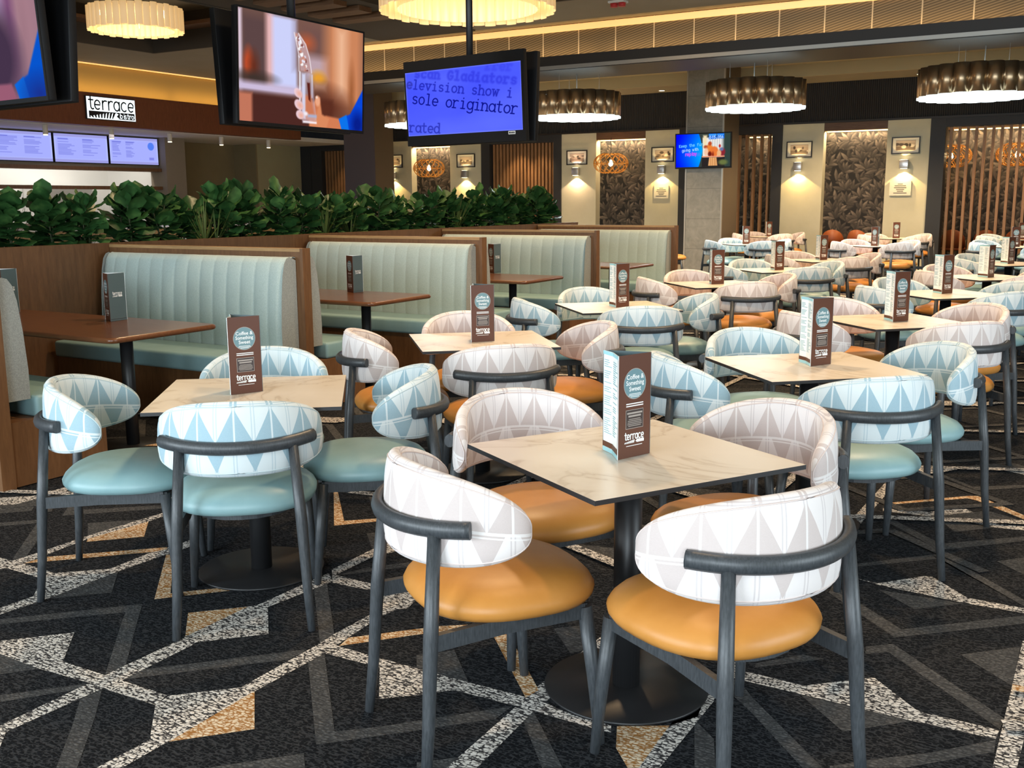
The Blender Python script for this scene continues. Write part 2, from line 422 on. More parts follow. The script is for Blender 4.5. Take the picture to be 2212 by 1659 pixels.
def screen_mat(name, es):
    m = bpy.data.materials.new(name); m.use_nodes = True; t = m.node_tree
    t.nodes.clear()
    a = t.nodes.new('ShaderNodeVertexColor'); a.layer_name = 'Col'
    e = t.nodes.new('ShaderNodeEmission'); e.inputs[1].default_value = es
    o = t.nodes.new('ShaderNodeOutputMaterial')
    t.links.new(a.outputs[0], e.inputs[0]); t.links.new(e.outputs[0], o.inputs[0]); return m
M['screen'] = screen_mat('screen_glow', 0.74)
m = mat('printed_paper', (0.5, 0.5, 0.5), 0.6); n = NT(m)
a = n.n.new('ShaderNodeVertexColor'); a.layer_name = 'Col'; n.base(a.outputs[0]); M['print'] = m
m = mat('leaf_wallpaper', (0.3, 0.25, 0.2), 0.7); n = NT(m)
a = n.n.new('ShaderNodeVertexColor'); a.layer_name = 'Col'; n.base(a.outputs[0]); M['wallpaper'] = m

# ---------------------------------------------------------------- stroke lettering
def arc(cx, cy, rx, ry, a0, a1, n=14):
    return [(cx + rx * math.cos(math.radians(a0 + (a1 - a0) * i / n)), cy + ry * math.sin(math.radians(a0 + (a1 - a0) * i / n))) for i in range(n + 1)]
_O = arc(.45, .5, .42, .5, 0, 360, 22)
GL = {
 'o': [_O], 'c': [arc(.5, .5, .45, .5, 48, 312)], 'e': [[(.06, .5), (.86, .5)] + arc(.45, .5, .42, .5, 0, 310)[1:]],
 'a': [_O, [(.87, 1), (.87, 0)]], 'd': [_O, [(.87, 1.5), (.87, 0)]], 'b': [_O, [(.03, 1.5), (.03, 0)]],
 'g': [_O, [(.87, 1), (.87, -.2)] + arc(.45, -.2, .42, .3, 0, -150)[1:]], 'p': [_O, [(.03, 1), (.03, -.5)]],
 'n': [[(.08, 1), (.08, 0)], [(.08, .55)] + arc(.45, .58, .37, .42, 180, 0) + [(.82, 0)]],
 'h': [[(.08, 1.5), (.08, 0)], [(.08, .55)] + arc(.45, .58, .37, .42, 180, 0) + [(.82, 0)]],
 'u': [[(.08, 1), (.08, .42)] + arc(.45, .42, .37, .42, 180, 360) + [(.82, 1)], [(.82, 1), (.82, 0)]],
 'r': [[(.12, 1), (.12, 0)], [(.12, .5)] + arc(.55, .55, .43, .45, 180, 60)],
 's': [arc(.45, .75, .32, .25, 30, 270, 10) + arc(.45, .25, .34, .25, 90, -150, 10)],
 't': [[(.35, 1.4), (.35, .3)] + arc(.6, .3, .25, .3, 180, 310, 8), [(.05, 1), (.75, 1)]],
 'i': [[(.45, 1), (.45, 0)], [(.44, 1.36), (.46, 1.40)]], 'l': [[(.45, 1.5), (.45, 0)]],
 'v': [[(.05, 1), (.45, 0), (.85, 1)]], 'w': [[(0, 1), (.22, 0), (.45, .8), (.68, 0), (.9, 1)]], 'y': [[(.05, 1), (.45, .05)], [(.85, 1), (.3, -.5)]],
 'f': [[(.3, 0), (.3, 1.1)] + arc(.6, 1.15, .3, .32, 180, 60, 8), [(.02, 1), (.7, 1)]],
 'K': [[(.1, 1.4), (.1, 0)], [(.85, 1.4), (.1, .6), (.88, 0)]],
 'G': [arc(.48, .7, .46, .7, 45, 340) + [(.92, .6), (.55, .6)]],
 '0': [arc(.45, .7, .4, .7, 0, 360, 20)], '1': [[(.2, 1.1), (.5, 1.4), (.5, 0)]], '5': [[(.8, 1.4), (.2, 1.4), (.15, .8)] + arc(.42, .45, .42, .45, 120, -140)],
 '6': [arc(.45, .42, .4, .42, 0, 360, 20), [(.06, .5), (.6, 1.4)]], ':': [[(.45, .2), (.45, .24)], [(.45, .8), (.45, .84)]],
}
SERIF = {'i': [(.15, .75, 0), (.15, .45, 1)], 'l': [(.15, .75, 0), (.15, .45, 1.5)], 'n': [(-.08, .25, 0), (.66, 1.0, 0), (-.08, .1, 1)],
         'h': [(-.08, .25, 0), (.66, 1.0, 0), (-.08, .1, 1.5)], 'r': [(-.08, .45, 0), (-.05, .12, 1)], 'a': [(.87, 1.02, 0)], 'd': [(.87, 1.02, 0), (.65, .87, 1.5)],
         'v': [(-.1, .3, 1), (.6, 1.0, 1)], 'w': [(-.12, .2, 1), (.7, 1.02, 1)], 'g': [(.87, 1.0, 1)]}
def text_strokes(txt, pitch=1.15, serif=False, mono=False):
    """polylines in x-height units, and total advance"""
    out = []; x = 0
    for ch in txt:
        if ch != ' ':
            for pl in GL.get(ch, []): out.append([(x + p[0], p[1]) for p in pl])
            if serif:
                for a, b, y in SERIF.get(ch, []): out.append([(x + a, y), (x + b, y)])
        narrow = (not mono) and ch in 'il:'
        x += pitch * (0.5 if narrow else 0.82 if (ch in 'rt' and not mono) else 1.0)
        if narrow: out = out
    return out, x

def ribbon(mb, pl, w, y, mi=0):
    """flat stroke in the x-z plane at depth y (faces -y), round-ish joints"""
    P = [Vector((p[0], p[1])) for p in pl]; vs = []; fs = []
    n = len(P); closed = n > 3 and (P[0] - P[-1]).length < 1e-5
    for i in range(n):
        if closed: t = P[(i + 1) % (n - 1)] - P[(i - 1) % (n - 1)]
        else: t = P[min(i + 1, n - 1)] - P[max(i - 1, 0)]
        if t.length < 1e-9: t = Vector((1, 0))
        t.normalize(); nn = Vector((-t.y, t.x)) * (w / 2)
        e = Vector((0, 0))
        if not closed and i == 0: e = -t * w * 0.3
        if not closed and i == n - 1: e = t * w * 0.3
        a, b = P[i] + nn + e, P[i] - nn + e
        vs += [(a.x, y, a.y), (b.x, y, b.y)]
    for i in range(n - 1): fs.append((2 * i, 2 * i + 1, 2 * i + 3, 2 * i + 2))
    mb.add(vs, fs, False, mi)

def lettering(mb, txt, x0, z0, xh, wid, y, width=None, mi=0, pitch=1.12):
    st, adv = text_strokes(txt, pitch)
    adv -= pitch - 0.9
    sx = xh if width is None else width / adv
    for pl in st: ribbon(mb, [(x0 + p[0] * sx, z0 + p[1] * xh) for p in pl], wid, y, mi)
    return adv * sx

def flat(mb, pts, y, mi=0):
    mb.add([(p[0], y, p[1]) for p in pts], [tuple(range(len(pts)))], False, mi)

def disc(mb, cx, cz, rx, rz, y, n=32, mi=0):
    flat(mb, [(cx + rx * math.cos(2 * PI * i / n), cz + rz * math.sin(2 * PI * i / n)) for i in range(n)], y, mi)

# ---------------------------------------------------------------- painting on a grid of vertices (screens, prints, wallpaper)
def lin(c):
    c = np.asarray(c, float); return np.where(c <= 0.04045, c / 12.92, ((c + 0.055) / 1.055) ** 2.4)
class Paint:
    def __init__(s, nx, nz, aspect, col):
        s.nx, s.nz, s.asp = nx, nz, aspect
        x = np.linspace(0, aspect, nx); z = np.linspace(0, 1, nz)
        s.X, s.Z = np.meshgrid(x, z); s.C = np.ones((nz, nx, 3)) * np.array(col, float)
    def over(s, mask, col):
        mk = np.clip(mask, 0, 1)[..., None]; s.C = s.C * (1 - mk) + np.array(col, float) * mk
    @staticmethod
    def soft(d, b): return np.clip(0.5 - d / (2 * b + 1e-6), 0, 1)
    def rect(s, x0, x1, z0, z1, col, b=0.004, a=1):
        d = np.maximum(np.maximum(x0 - s.X, s.X - x1), np.maximum(z0 - s.Z, s.Z - z1)); s.over(a * s.soft(d, b), col)
    def ell(s, cx, cz, rx, rz, col, b=0.004, a=1, rot=0):
        c, q = math.cos(rot), math.sin(rot); dx, dz = s.X - cx, s.Z - cz
        X, Z = dx * c + dz * q, -dx * q + dz * c
        r = np.sqrt((X / rx) ** 2 + (Z / rz) ** 2); s.over(a * s.soft((r - 1) * min(rx, rz), b), col)
    def poly(s, pts, col, b=0.004, a=1):
        P = np.array(pts, float); ins = np.zeros(s.X.shape, bool); dm = np.full(s.X.shape, 1e9)
        n = len(P)
        for i in range(n):
            x0, z0 = P[i]; x1, z1 = P[(i + 1) % n]
            if z0 != z1:
                cr = ((z0 > s.Z) != (z1 > s.Z)) & (s.X < (x1 - x0) * (s.Z - z0) / (z1 - z0) + x0); ins ^= cr
            dm = np.minimum(dm, s.seg(x0, z0, x1, z1))
        s.over(a * s.soft(np.where(ins, -dm, dm), b), col)
    def seg(s, x0, z0, x1, z1):
        dx, dz = x1 - x0, z1 - z0; L = dx * dx + dz * dz + 1e-12
        t = np.clip(((s.X - x0) * dx + (s.Z - z0) * dz) / L, 0, 1)
        return np.hypot(s.X - x0 - t * dx, s.Z - z0 - t * dz)
    def strokes(s, pls, wid, col, b=0.003, a=1):
        d = np.full(s.X.shape, 1e9)
        for pl in pls:
            for (x0, z0), (x1, z1) in zip(pl[:-1], pl[1:]): d = np.minimum(d, s.seg(x0, z0, x1, z1))
        s.over(a * s.soft(d - wid / 2, b), col)
    def text(s, txt, x, z, xh, wid, col, b=0.003, a=1, ang=0, pitch=1.15, serif=False, mono=False, sx=1.0):
        st, _ = text_strokes(txt, pitch, serif, mono); c, q = math.cos(ang), math.sin(ang)
        s.strokes([[(x + (px * sx * c - pz * q) * xh, z + (px * sx * q + pz * c) * xh) for px, pz in pl] for pl in st], wid, col, b, a)
    def mesh(s, name, width, height, material, linear=True):
        """in the x-z plane, facing -y, lower left corner at the origin centre bottom"""
        nx, nz = s.nx, s.nz
        vs = np.zeros((nz, nx, 3)); vs[..., 0] = (s.X / s.asp - 0.5) * width; vs[..., 2] = s.Z * height
        me = bpy.data.meshes.new(name); me.vertices.add(nx * nz); me.vertices.foreach_set('co', vs.ravel())
        i = np.arange((nz - 1) * (nx - 1)); r, c = i // (nx - 1), i % (nx - 1); a = r * nx + c
        q = np.stack([a, a + 1, a + nx + 1, a + nx], 1)
        me.loops.add(q.size); me.loops.foreach_set('vertex_index', q.ravel().astype(np.int32))
        me.polygons.add(len(q)); me.polygons.foreach_set('loop_start', (np.arange(len(q)) * 4).astype(np.int32))
        me.materials.append(material); me.update(calc_edges=True)
        at = me.color_attributes.new('Col', 'FLOAT_COLOR', 'POINT')
        rgba = np.ones((nx * nz, 4), np.float32); rgba[:, :3] = lin(np.clip(s.C, 0, 1)).reshape(-1, 3)
        at.data.foreach_set('color', rgba.ravel()); return me

def hand_clip(small=False):
    """soft focus kitchen, a hand with a blue sleeve holding up a tall glass"""
    p = Paint(330, 186, 1.78, (.50, .36, .30))
    p.rect(0, .42, .3, 1, (.36, .27, .27), .1); p.rect(.40, .78, .33, 1, (.80, .82, .98), .03); p.rect(.36, .44, .33, 1, (.92, .72, .72), .04)
    p.rect(0, .05, 0, 1, (.86, .78, .84), .02)
    p.rect(.80, 1.2, .6, 1, (.45, .32, .30), .12); p.ell(.92, .80, .09, .06, (.74, .36, .22), .06); p.rect(.92, 1.25, .48, .68, (.74, .64, .68), .05)
    p.rect(1.2, 1.78, .2, 1.1, (.80, .52, .36), .10); p.rect(1.36, 1.52, .3, 1.0, (.93, .72, .58), .08); p.ell(1.6, .4, .03, .14, (.58, .33, .18), .05)
    p.ell(.13, .52, .06, .13, (.74, .30, .17), .03); p.ell(.2, .5, .05, .10, (.40, .18, .12), .05); p.ell(.2, .40, .22, .05, (.25, .20, .18), .04)
    p.ell(1.09, .47, .10, .07, (.90, .62, .20), .04); p.rect(1.02, 1.2, .36, .43, (.80, .62, .52), .03)
    p.rect(0, .84, .27, .36, (.80, .74, .86), .03)
    p.rect(0, 1.3, -.1, .27, (.30, .16, .14), .03); p.rect(0, .17, -.1, .26, (.76, .46, .36), .02); p.ell(1.2, .2, .3, .16, (.36, .18, .13), .12)
    p.poly([(1.1, .05), (1.2, .12), (1.45, .10), (1.5, -.05), (1.0, -.05), (.96, .02)], (.83, .49, .33), .012)
    p.poly([(.95, .10), (1.02, .24), (1.06, .30), (1.11, .29), (1.12, .22), (1.14, .13), (1.25, .09), (1.2, -.02), (.95, -.02)], (.86, .54, .37), .012)
    p.poly([(.86, .30), (.98, .26), (1.08, .20), (1.02, .04), (.86, .06)], (.80, .46, .31), .02)
    p.poly([(1.40, .10), (1.58, .16), (1.78, .42), (1.9, .5), (1.9, -.1), (1.5, -.1)], (.03, .28, .86), .008)
    p.poly([(1.40, .10), (1.52, .15), (1.58, -.05), (1.46, -.05)], (.05, .45, .92), .006); p.ell(1.7, .06, .1, .12, (.03, .12, .55), .06)
    # glass with water splashing out of the top
    p.poly([(.80, .52), (1.00, .51), (1.03, .24), (1.06, .06), (.85, .03), (.80, .22)], (.80, .78, .90), .006, .45)
    p.poly([(.83, .30), (.98, .30), (1.03, .12), (.86, .10)], (.80, .44, .28), .02, .8)
    p.rect(.845, .895, .07, .5, (.84, .86, .97), .012, .9); p.rect(.81, .825, .1, .52, (.98, .98, 1), .004)
    p.poly([(.92, .42), (.96, .42), (.97, .24), (.94, .26)], (.35, .12, .09), .008); p.rect(.985, 1.0, .28, .5, (.86, .86, .95), .008, .8)
    p.rect(.86, 1.06, .03, .05, (.98, .95, .98), .008); p.rect(.93, 1.06, .09, .115, (.66, .70, .82), .01); p.ell(.90, .12, .03, .02, (.95, .92, .95), .01)
    rs = np.random.RandomState(3)
    p.poly([(.74, .87), (.80, .87), (.90, .78), (.955, .66), (.985, .52), (.82, .52), (.80, .70), (.77, .80)], (.74, .60, .60), .012)
    for k in range(46):
        t = rs.rand(); cx = .77 + .13 * t ** .7 + rs.randn() * .02; cz = .86 - .33 * t
        p.ell(cx, cz, .012 + .01 * rs.rand(), .006 + .01 * rs.rand(), [(1, 1, 1), (.92, .92, .98), (.52, .30, .28), (.80, .55, .48)][k % 4], .004, .9, rs.rand() * 3)
    p.strokes([[(.74, .87), (.77, .78), (.80, .68), (.805, .52)], [(.80, .87), (.90, .78), (.955, .66), (.985, .52)]], .010, (.97, .94, .97), .006)
    for cx, cz, rx, rz, r_ in ((.79, .31, .06, .042, -.5), (.80, .20, .065, .045, -.45), (.815, .105, .055, .042, -.3)):
        p.ell(cx, cz, rx, rz, (.92, .80, .84), .006, 1, r_); p.ell(cx + .018, cz - .006, rx * .6, rz * .6, (.93, .66, .56), .02, .8, r_)
    p.ell(1.075, .255, .035, .05, (.93, .66, .52), .01); p.ell(1.06, .29, .016, .012, (.98, .86, .80), .008)
    return p

def logo_strokes(mb, x0, z0, wid, y, mi, mi_bar, bistro=True):
    """the wordmark 'terrace' over its striped leaf bar with 'bistro'"""
    xh = wid * 0.185
    lettering(mb, 'terrace', x0, z0 + wid * 0.145, xh, wid * 0.042, y, wid * 0.98, mi)
    zb, zt = z0, z0 + wid * 0.115
    flat(mb, [(x0 + wid * .56, zb + wid * .055), (x0 + wid * .64, zt), (x0 + wid, zt), (x0 + wid, zb), (x0 + wid * .64, zb)], y, mi_bar)
    for k in range(9):
        a = x0 + wid * (.0 + .056 * k); lean = wid * 0.004 * (k - 3)
        flat(mb, [(a, zb), (a + wid * .036, zb), (a + wid * .036 + lean + wid * .02, zt * .5 + zb * .5 + (zt - zb) * .055 * k), (a + wid * .01 + lean, zb + (zt - zb) * min(1, .35 + .09 * k))], y, mi_bar)

# ---------------------------------------------------------------- the room
def structure(name, mb, mats): return tag(mb.build(name, mats), kind='structure')
YW = 22.5
CARPET = {
 'g': [[(-3.347,2.567),(-3.18,2.403),(-3.313,2.262),(-3.336,2.249)],
  [(-4.358,2.725),(-4.222,2.862),(-4.202,2.805),(-4.309,2.693)],
  [(-4.202,2.805),(-4.222,2.862),(-4.071,2.753),(-3.819,2.483),(-3.844,2.439)],
  [(-4.492,2.813),(-4.398,2.914),(-4.565,3.076),(-4.565,2.861)],
  [(-4.2,2.937),(-4.214,3.034),(-3.925,3.287),(-3.879,3.247)],
  [(-4.344,3.087),(-4.323,3.124),(-4.214,3.034),(-4.2,2.937)],
  [(-4.202,3.227),(-4.028,3.377),(-4.111,3.448),(-4.282,3.306)],
  [(-3.995,2.921),(-3.799,3.1),(-3.816,2.784)],
  [(-3.313,2.036),(-2.987,2.384),(-2.976,2.301),(-3.273,2.01)],
  [(-2.976,2.301),(-2.987,2.384),(-2.869,2.262),(-2.616,2.007),(-2.625,1.938),(-2.916,2.235)],
  [(-3.05,1.863),(-2.838,1.858),(-2.91,1.771)],
  [(-2.782,1.687),(-2.623,1.86),(-2.614,1.865),(-2.614,1.819),(-2.741,1.66)],
  [(-2.549,1.789),(-2.547,1.864),(-2.42,1.741),(-2.231,1.54),(-2.279,1.513),(-2.429,1.672)],
  [(-2.546,1.937),(-2.552,2.013),(-2.44,2.13),(-2.207,2.378),(-2.193,2.377),(-2.197,2.299),(-2.4,2.092),(-2.438,2.052)],
  [(-2.564,2.838),(-2.531,2.878),(-2.199,2.526),(-2.189,2.442)],
  [(-2.554,2.968),(-2.501,3.106),(-2.466,3.063)],
  [(-2.128,2.315),(-2.125,2.39),(-1.769,2.018),(-1.768,1.94)],
  [(-1.77,2.018),(-1.678,2.103),(-1.607,2.181),(-1.415,2.39),(-1.419,2.303),(-1.575,2.137),(-1.767,1.94)],
  [(-1.937,1.709),(-1.766,1.889),(-1.715,1.836)],
  [(-3.133,3.897),(-2.997,3.903),(-2.921,3.802),(-2.981,3.735)],
  [(-2.782,3.437),(-2.698,3.513),(-2.617,3.38),(-2.625,3.278)],
  [(-2.562,2.972),(-2.438,3.18),(-2.334,3.286),(-2.311,3.229),(-2.398,3.145),(-2.535,2.982)],
  [(-1.347,2.333),(-1.346,2.392),(-1.135,2.17),(-1.181,2.143)],
  [(-1.857,2.528),(-1.772,2.622),(-1.608,2.453),(-1.804,2.456)],
  [(-1.571,2.935),(-1.474,3.037),(-1.408,2.924),(-1.409,2.821),(-1.432,2.79)],
  [(-1.478,2.002),(-1.398,2.077),(-1.396,2.02),(-1.463,1.981)],
  [(-0.337,3.403),(-0.176,3.563),(-0.172,3.244)],
  [(-0.84,3.829),(-0.722,3.694),(-0.538,3.517),(-0.545,3.436),(-0.692,3.584),(-0.835,3.734)],
  [(-0.545,3.436),(-0.538,3.517),(-0.187,3.852),(-0.181,3.774)],
  [(-0.614,3.314),(-0.54,3.381),(-0.541,3.307),(-0.6,3.258)],
  [(-0.54,3.381),(-0.174,3.018),(-0.178,2.944),(-0.541,3.307)],
  [(-0.68,3.853),(-0.531,3.724),(-0.384,3.866)],
  [(-0.853,4.84),(-0.557,4.528),(-0.547,4.439),(-0.836,4.753)],
  [(-0.557,4.528),(-0.259,4.807),(-0.254,4.74),(-0.547,4.439)],
  [(-0.823,4.092),(-0.572,4.36),(-0.532,4.331),(-0.803,4.067)],
  [(-0.572,4.36),(-0.534,4.394),(-0.199,4.012),(-0.194,3.945),(-0.532,4.331)],
  [(-0.62,4.89),(-0.381,4.88),(-0.528,4.728)],
  [(-0.768,5.78),(-0.549,5.549),(-0.525,5.485),(-0.759,5.719)],
  [(-0.549,5.549),(-0.328,5.712),(-0.324,5.655),(-0.525,5.485)],
  [(-0.328,4.409),(-0.237,4.511),(-0.221,4.295)],
  [(-0.539,2.521),(-0.444,2.615),(-0.318,2.727),(-0.182,2.878),(-0.179,2.807),(-0.369,2.61),(-0.537,2.513)],
  [(-0.708,2.873),(-0.552,2.873),(-0.392,2.877),(-0.55,2.717)],
  [(-0.917,2.872),(-0.891,2.867),(-0.827,2.786),(-0.553,2.504),(-0.598,2.478),(-0.802,2.697),(-0.884,2.773)],
  [(-0.929,2.578),(-0.845,2.503),(-0.792,2.366),(-0.839,2.339)],
  [(-0.881,2.983),(-0.708,3.154),(-0.775,3.153),(-0.888,3.015)],
  [(-0.609,3.278),(-0.549,3.358),(-0.54,3.309),(-0.601,3.256)]],
 'c': [[(-3.914,2.432),(-3.696,2.435),(-3.553,2.428),(-3.542,2.364),(-3.777,2.369),(-3.785,2.348)],
  [(-3.542,2.364),(-3.553,2.428),(-3.4,2.571),(-3.347,2.567),(-3.336,2.249),(-3.404,2.231)],
  [(-3.41,2.101),(-3.404,2.231),(-3.336,2.249),(-3.353,2.063)],
  [(-3.4,2.571),(-3.416,2.798),(-3.408,2.867),(-3.339,2.806),(-3.347,2.567)],
  [(-3.832,2.433),(-3.83,2.577),(-3.838,2.751),(-3.828,3.03),(-3.818,3.2),(-3.773,3.166),(-3.769,3.075),(-3.801,2.772),(-3.781,2.592),(-3.762,2.437)],
  [(-4.741,2.977),(-4.622,3.08),(-4.621,3.314),(-4.548,3.259),(-4.558,3.179),(-4.56,3.07),(-4.565,2.861)],
  [(-3.403,2.857),(-3.397,2.939),(-3.396,3.008),(-3.332,2.949),(-3.328,2.886),(-3.339,2.806)],
  [(-3.142,1.924),(-2.984,2.094),(-2.818,1.928),(-2.618,1.931),(-2.542,1.934),(-2.344,1.935),(-2.326,1.876),(-2.549,1.869),(-2.619,1.872),(-2.84,1.857),(-3.05,1.863)],
  [(-2.611,1.574),(-2.616,1.867),(-2.549,1.869),(-2.564,1.57),(-2.557,1.555),(-2.504,1.504)],
  [(-2.62,1.934),(-2.619,2.255),(-2.621,2.295),(-2.552,2.232),(-2.544,1.936)],
  [(-2.326,1.876),(-2.337,1.937),(-2.19,2.081),(-2.134,2.083),(-2.136,2.072),(-2.125,1.754),(-2.129,1.75),(-2.129,1.599),(-2.187,1.566),(-2.181,1.737),(-2.196,1.747)],
  [(-2.19,2.081),(-2.191,2.441),(-2.199,2.526),(-2.196,2.719),(-2.194,2.779),(-2.171,2.955),(-2.129,2.896),(-2.153,2.725),(-2.142,2.567),(-2.127,2.392),(-2.134,2.083)],
  [(-2.613,2.208),(-2.625,2.259),(-2.775,2.408),(-2.613,2.576),(-2.566,2.592),(-2.394,2.415),(-2.557,2.245),(-2.557,2.158)],
  [(-2.611,2.574),(-2.601,2.969),(-2.527,2.907),(-2.563,2.589)],
  [(-2.615,3.005),(-2.626,3.277),(-2.604,3.503),(-2.454,3.374),(-2.516,3.32),(-2.565,3.205),(-2.562,2.945)],
  [(-2.566,2.948),(-2.556,2.965),(-2.33,2.958),(-2.288,2.904),(-2.339,2.906),(-2.514,2.891)],
  [(-2.34,2.908),(-2.329,2.957),(-2.244,3.056),(-2.142,2.94),(-2.114,2.829),(-2.189,2.772)],
  [(-2.131,2.429),(-2.13,2.458),(-1.986,2.453),(-1.802,2.453),(-1.697,2.306),(-1.78,2.232),(-1.907,2.4),(-1.943,2.398),(-2.123,2.393)],
  [(-3.387,3.938),(-3.377,4.049),(-3.351,4.133),(-3.335,4.142),(-3.339,4.031),(-3.311,3.933),(-3.069,4.005),(-3.002,3.909),(-3.097,3.926),(-3.339,3.89)],
  [(-1.802,2.453),(-1.604,2.452),(-1.413,2.458),(-1.343,2.454),(-1.248,2.433),(-1.118,2.429),(-1.102,2.394),(-1.163,2.392),(-1.347,2.394),(-1.418,2.395),(-1.619,2.388),(-1.696,2.305)],
  [(-1.396,2.02),(-1.405,2.388),(-1.347,2.394),(-1.327,2.059)],
  [(-1.413,2.456),(-1.403,2.91),(-1.399,3.034),(-1.373,3.377),(-1.338,3.345),(-1.333,2.933),(-1.344,2.459)],
  [(-0.977,2.511),(-0.927,2.598),(-0.972,2.857),(-0.918,2.71),(-0.917,2.295),(-0.964,2.268)],
  [(-0.972,2.856),(-0.951,2.979),(-0.939,3.021),(-0.912,2.938),(-0.922,2.72)],
  [(-0.944,2.923),(-0.877,2.943),(-0.717,2.936),(-0.552,3.091),(-0.542,3.096),(-0.405,2.955),(-0.385,2.941),(-0.179,2.94),(-0.182,2.883),(-0.391,2.874),(-0.552,2.876),(-0.712,2.878),(-0.857,2.879),(-0.931,2.883)],
  [(-0.173,3.615),(-0.174,2.721),(-0.12,2.753),(-0.099,3.657)],
  [(-0.785,3.937),(-0.696,3.92),(-0.551,4.092),(-0.525,4.096),(-0.38,3.93),(-0.193,3.926),(-0.189,3.875),(-0.391,3.872),(-0.686,3.904)],
  [(-0.874,4.946),(-0.674,4.981),(-0.62,5.054),(-0.531,5.121),(-0.371,4.937),(-0.271,4.962),(-0.266,4.896),(-0.388,4.881),(-0.475,4.909),(-0.671,4.91),(-0.864,4.894)],
  [(-0.962,4.73),(-0.952,5.403),(-0.908,5.408),(-0.906,5.159),(-0.912,4.648)],
  [(-0.478,6.053),(-0.352,6.033),(-0.344,5.929),(-0.491,6),(-0.596,6.033)]],
 'o': [[(-3.772,2.744),(-3.609,2.915),(-3.769,3.075),(-3.801,2.772)],
  [(-3.762,2.437),(-3.759,2.527),(-3.408,2.867),(-3.386,2.847),(-3.413,2.796),(-3.683,2.518)],
  [(-3.336,2.799),(-3.313,2.819),(-2.978,2.507),(-2.983,2.435)],
  [(-2.985,2.436),(-2.979,2.507),(-2.922,2.572),(-2.833,2.661),(-2.799,2.642),(-2.921,2.508)],
  [(-2.625,2.259),(-2.775,2.408),(-2.629,2.556),(-2.626,2.312)],
  [(-2.136,2.072),(-2.134,2.083),(-1.973,1.918),(-2.127,1.751)],
  [(-2.122,2.459),(-2.137,2.526),(-1.927,2.756),(-1.748,2.89),(-1.773,2.837),(-1.951,2.66)],
  [(-1.773,2.837),(-1.746,2.887),(-1.397,2.515),(-1.408,2.454)],
  [(-3.361,3.906),(-3.313,3.877),(-2.985,3.528),(-2.82,3.682),(-2.796,3.65),(-2.978,3.449),(-3.375,3.916)],
  [(-1.103,2.435),(-0.977,2.511),(-0.964,2.268),(-0.989,2.253),(-1.056,2.327)],
  [(-0.889,5.024),(-0.548,5.359),(-0.547,5.312),(-0.879,4.995)],
  [(-0.548,5.359),(-0.505,5.383),(-0.285,5.143),(-0.279,5.072),(-0.503,5.293),(-0.547,5.312)]],
}

fl = MB()
fl.add([(-24, -5, 0), (6, -5, 0), (6, 26, 0), (-24, 26, 0)], [(0, 1, 2, 3)], False, 0)
def inside_traced(x, y):   # the part of the carpet whose pattern is laid out one by one
    return (-4.35 < x < -0.14 and 1.45 < y < 3.3) or (-1.15 < x < -0.10 and 3.2 < y < 4.25) or (-3.6 < x < -2.45 and 3.3 < y < 4.05)
zk = [0.0006]
def lay(poly, mi):
    zk[0] += 0.0000025
    a = sum(poly[i][0] * poly[(i + 1) % len(poly)][1] - poly[(i + 1) % len(poly)][0] * poly[i][1] for i in range(len(poly)))
    if a < 0: poly = poly[::-1]
    # triangulate concave outlines
    bm = bmesh.new(); f = bm.faces.new([bm.verts.new((x, y, zk[0])) for x, y in poly]); bmesh.ops.triangulate(bm, faces=[f])
    bm.verts.index_update(); fl.add([v.co[:] for v in bm.verts], [[v.index for v in q.verts] for q in bm.faces], False, mi); bm.free()
for mi, key in ((1, 'g'), (2, 'c'), (3, 'o')):
    for poly in CARPET[key]: lay(poly, mi)
def band(p, q, w_, mi, n=5):
    d = Vector((q[0] - p[0], q[1] - p[1])); nn = Vector((-d.y, d.x)).normalized() * w_ / 2
    for k in range(n):
        a, b = Vector(p) + d * (k / n), Vector(p) + d * ((k + 1.01) / n); c = (a + b) / 2
        if inside_traced(c.x, c.y): continue
        lay([(a - nn)[:], (b - nn)[:], (b + nn)[:], (a + nn)[:]], mi)
def patch(P, mi):
    if not any(inside_traced(*q) for q in P): lay(P, mi)
STEP, RISE, PER = 1.215, .50, 1.04
for pas in (1, 2, 3):
    yo = -2 * RISE
    for k in range(-4, 5):
        x0 = -2.6 + STEP * k; sg_ = (-1, -1, 1, 1)[(k + 1) % 4]
        yo = {0: 0, 1: -1, 2: 0, 3: 1}[k % 4] * RISE
        for j_ in range(-3, 19):
            y0 = 1.914 + PER * j_ + yo; y1 = y0 + sg_ * RISE; xm = x0 + STEP * .5; ym = (y0 + y1) / 2
            if x0 < -7.4 or x0 > 4: continue
            at = lambda t, o: (x0 + STEP * t, y0 + (y1 - y0) * t + o)
            if pas == 1:
                for dy, sn in ((.16, 1), (.86, -1)):
                    band((xm - .42, ym + dy + .36 * sn), (xm, ym + dy), .052, 1, 4); band((xm, ym + dy), (xm + .42, ym + dy + .36 * sn), .052, 1, 4)
                patch([at(.55, .03), at(.92, .03), (x0 + STEP * .78, at(.78, 0)[1] + .20)], 1)
            if pas == 2:
                band((x0, y0), (x0 + STEP, y1), .058, 2, 8); band((x0, y0), (x0, y0 + PER), .052, 2, 8)
                if (k + j_) % 2: patch([at(.22, 0), at(.62, 0), (at(.52, 0)[0], at(.52, 0)[1] - .15), (at(.26, 0)[0], at(.26, 0)[1] - .15)], 2)
            if pas == 3 and (k + j_) % 3 == 0:
                patch([at(.05, .04), at(.40, .03), (at(.10, 0)[0], at(.10, 0)[1] + .20)], 3); band(at(.0, .25), at(.5, .30 - .5 * sg_ * RISE), .04, 3, 4)
fl.add([(-24, -5, .004), (-7.35, -5, .004), (-7.35, 22.4, .004), (-24, 22.4, .004)], [(0, 1, 2, 3)], False, 4)
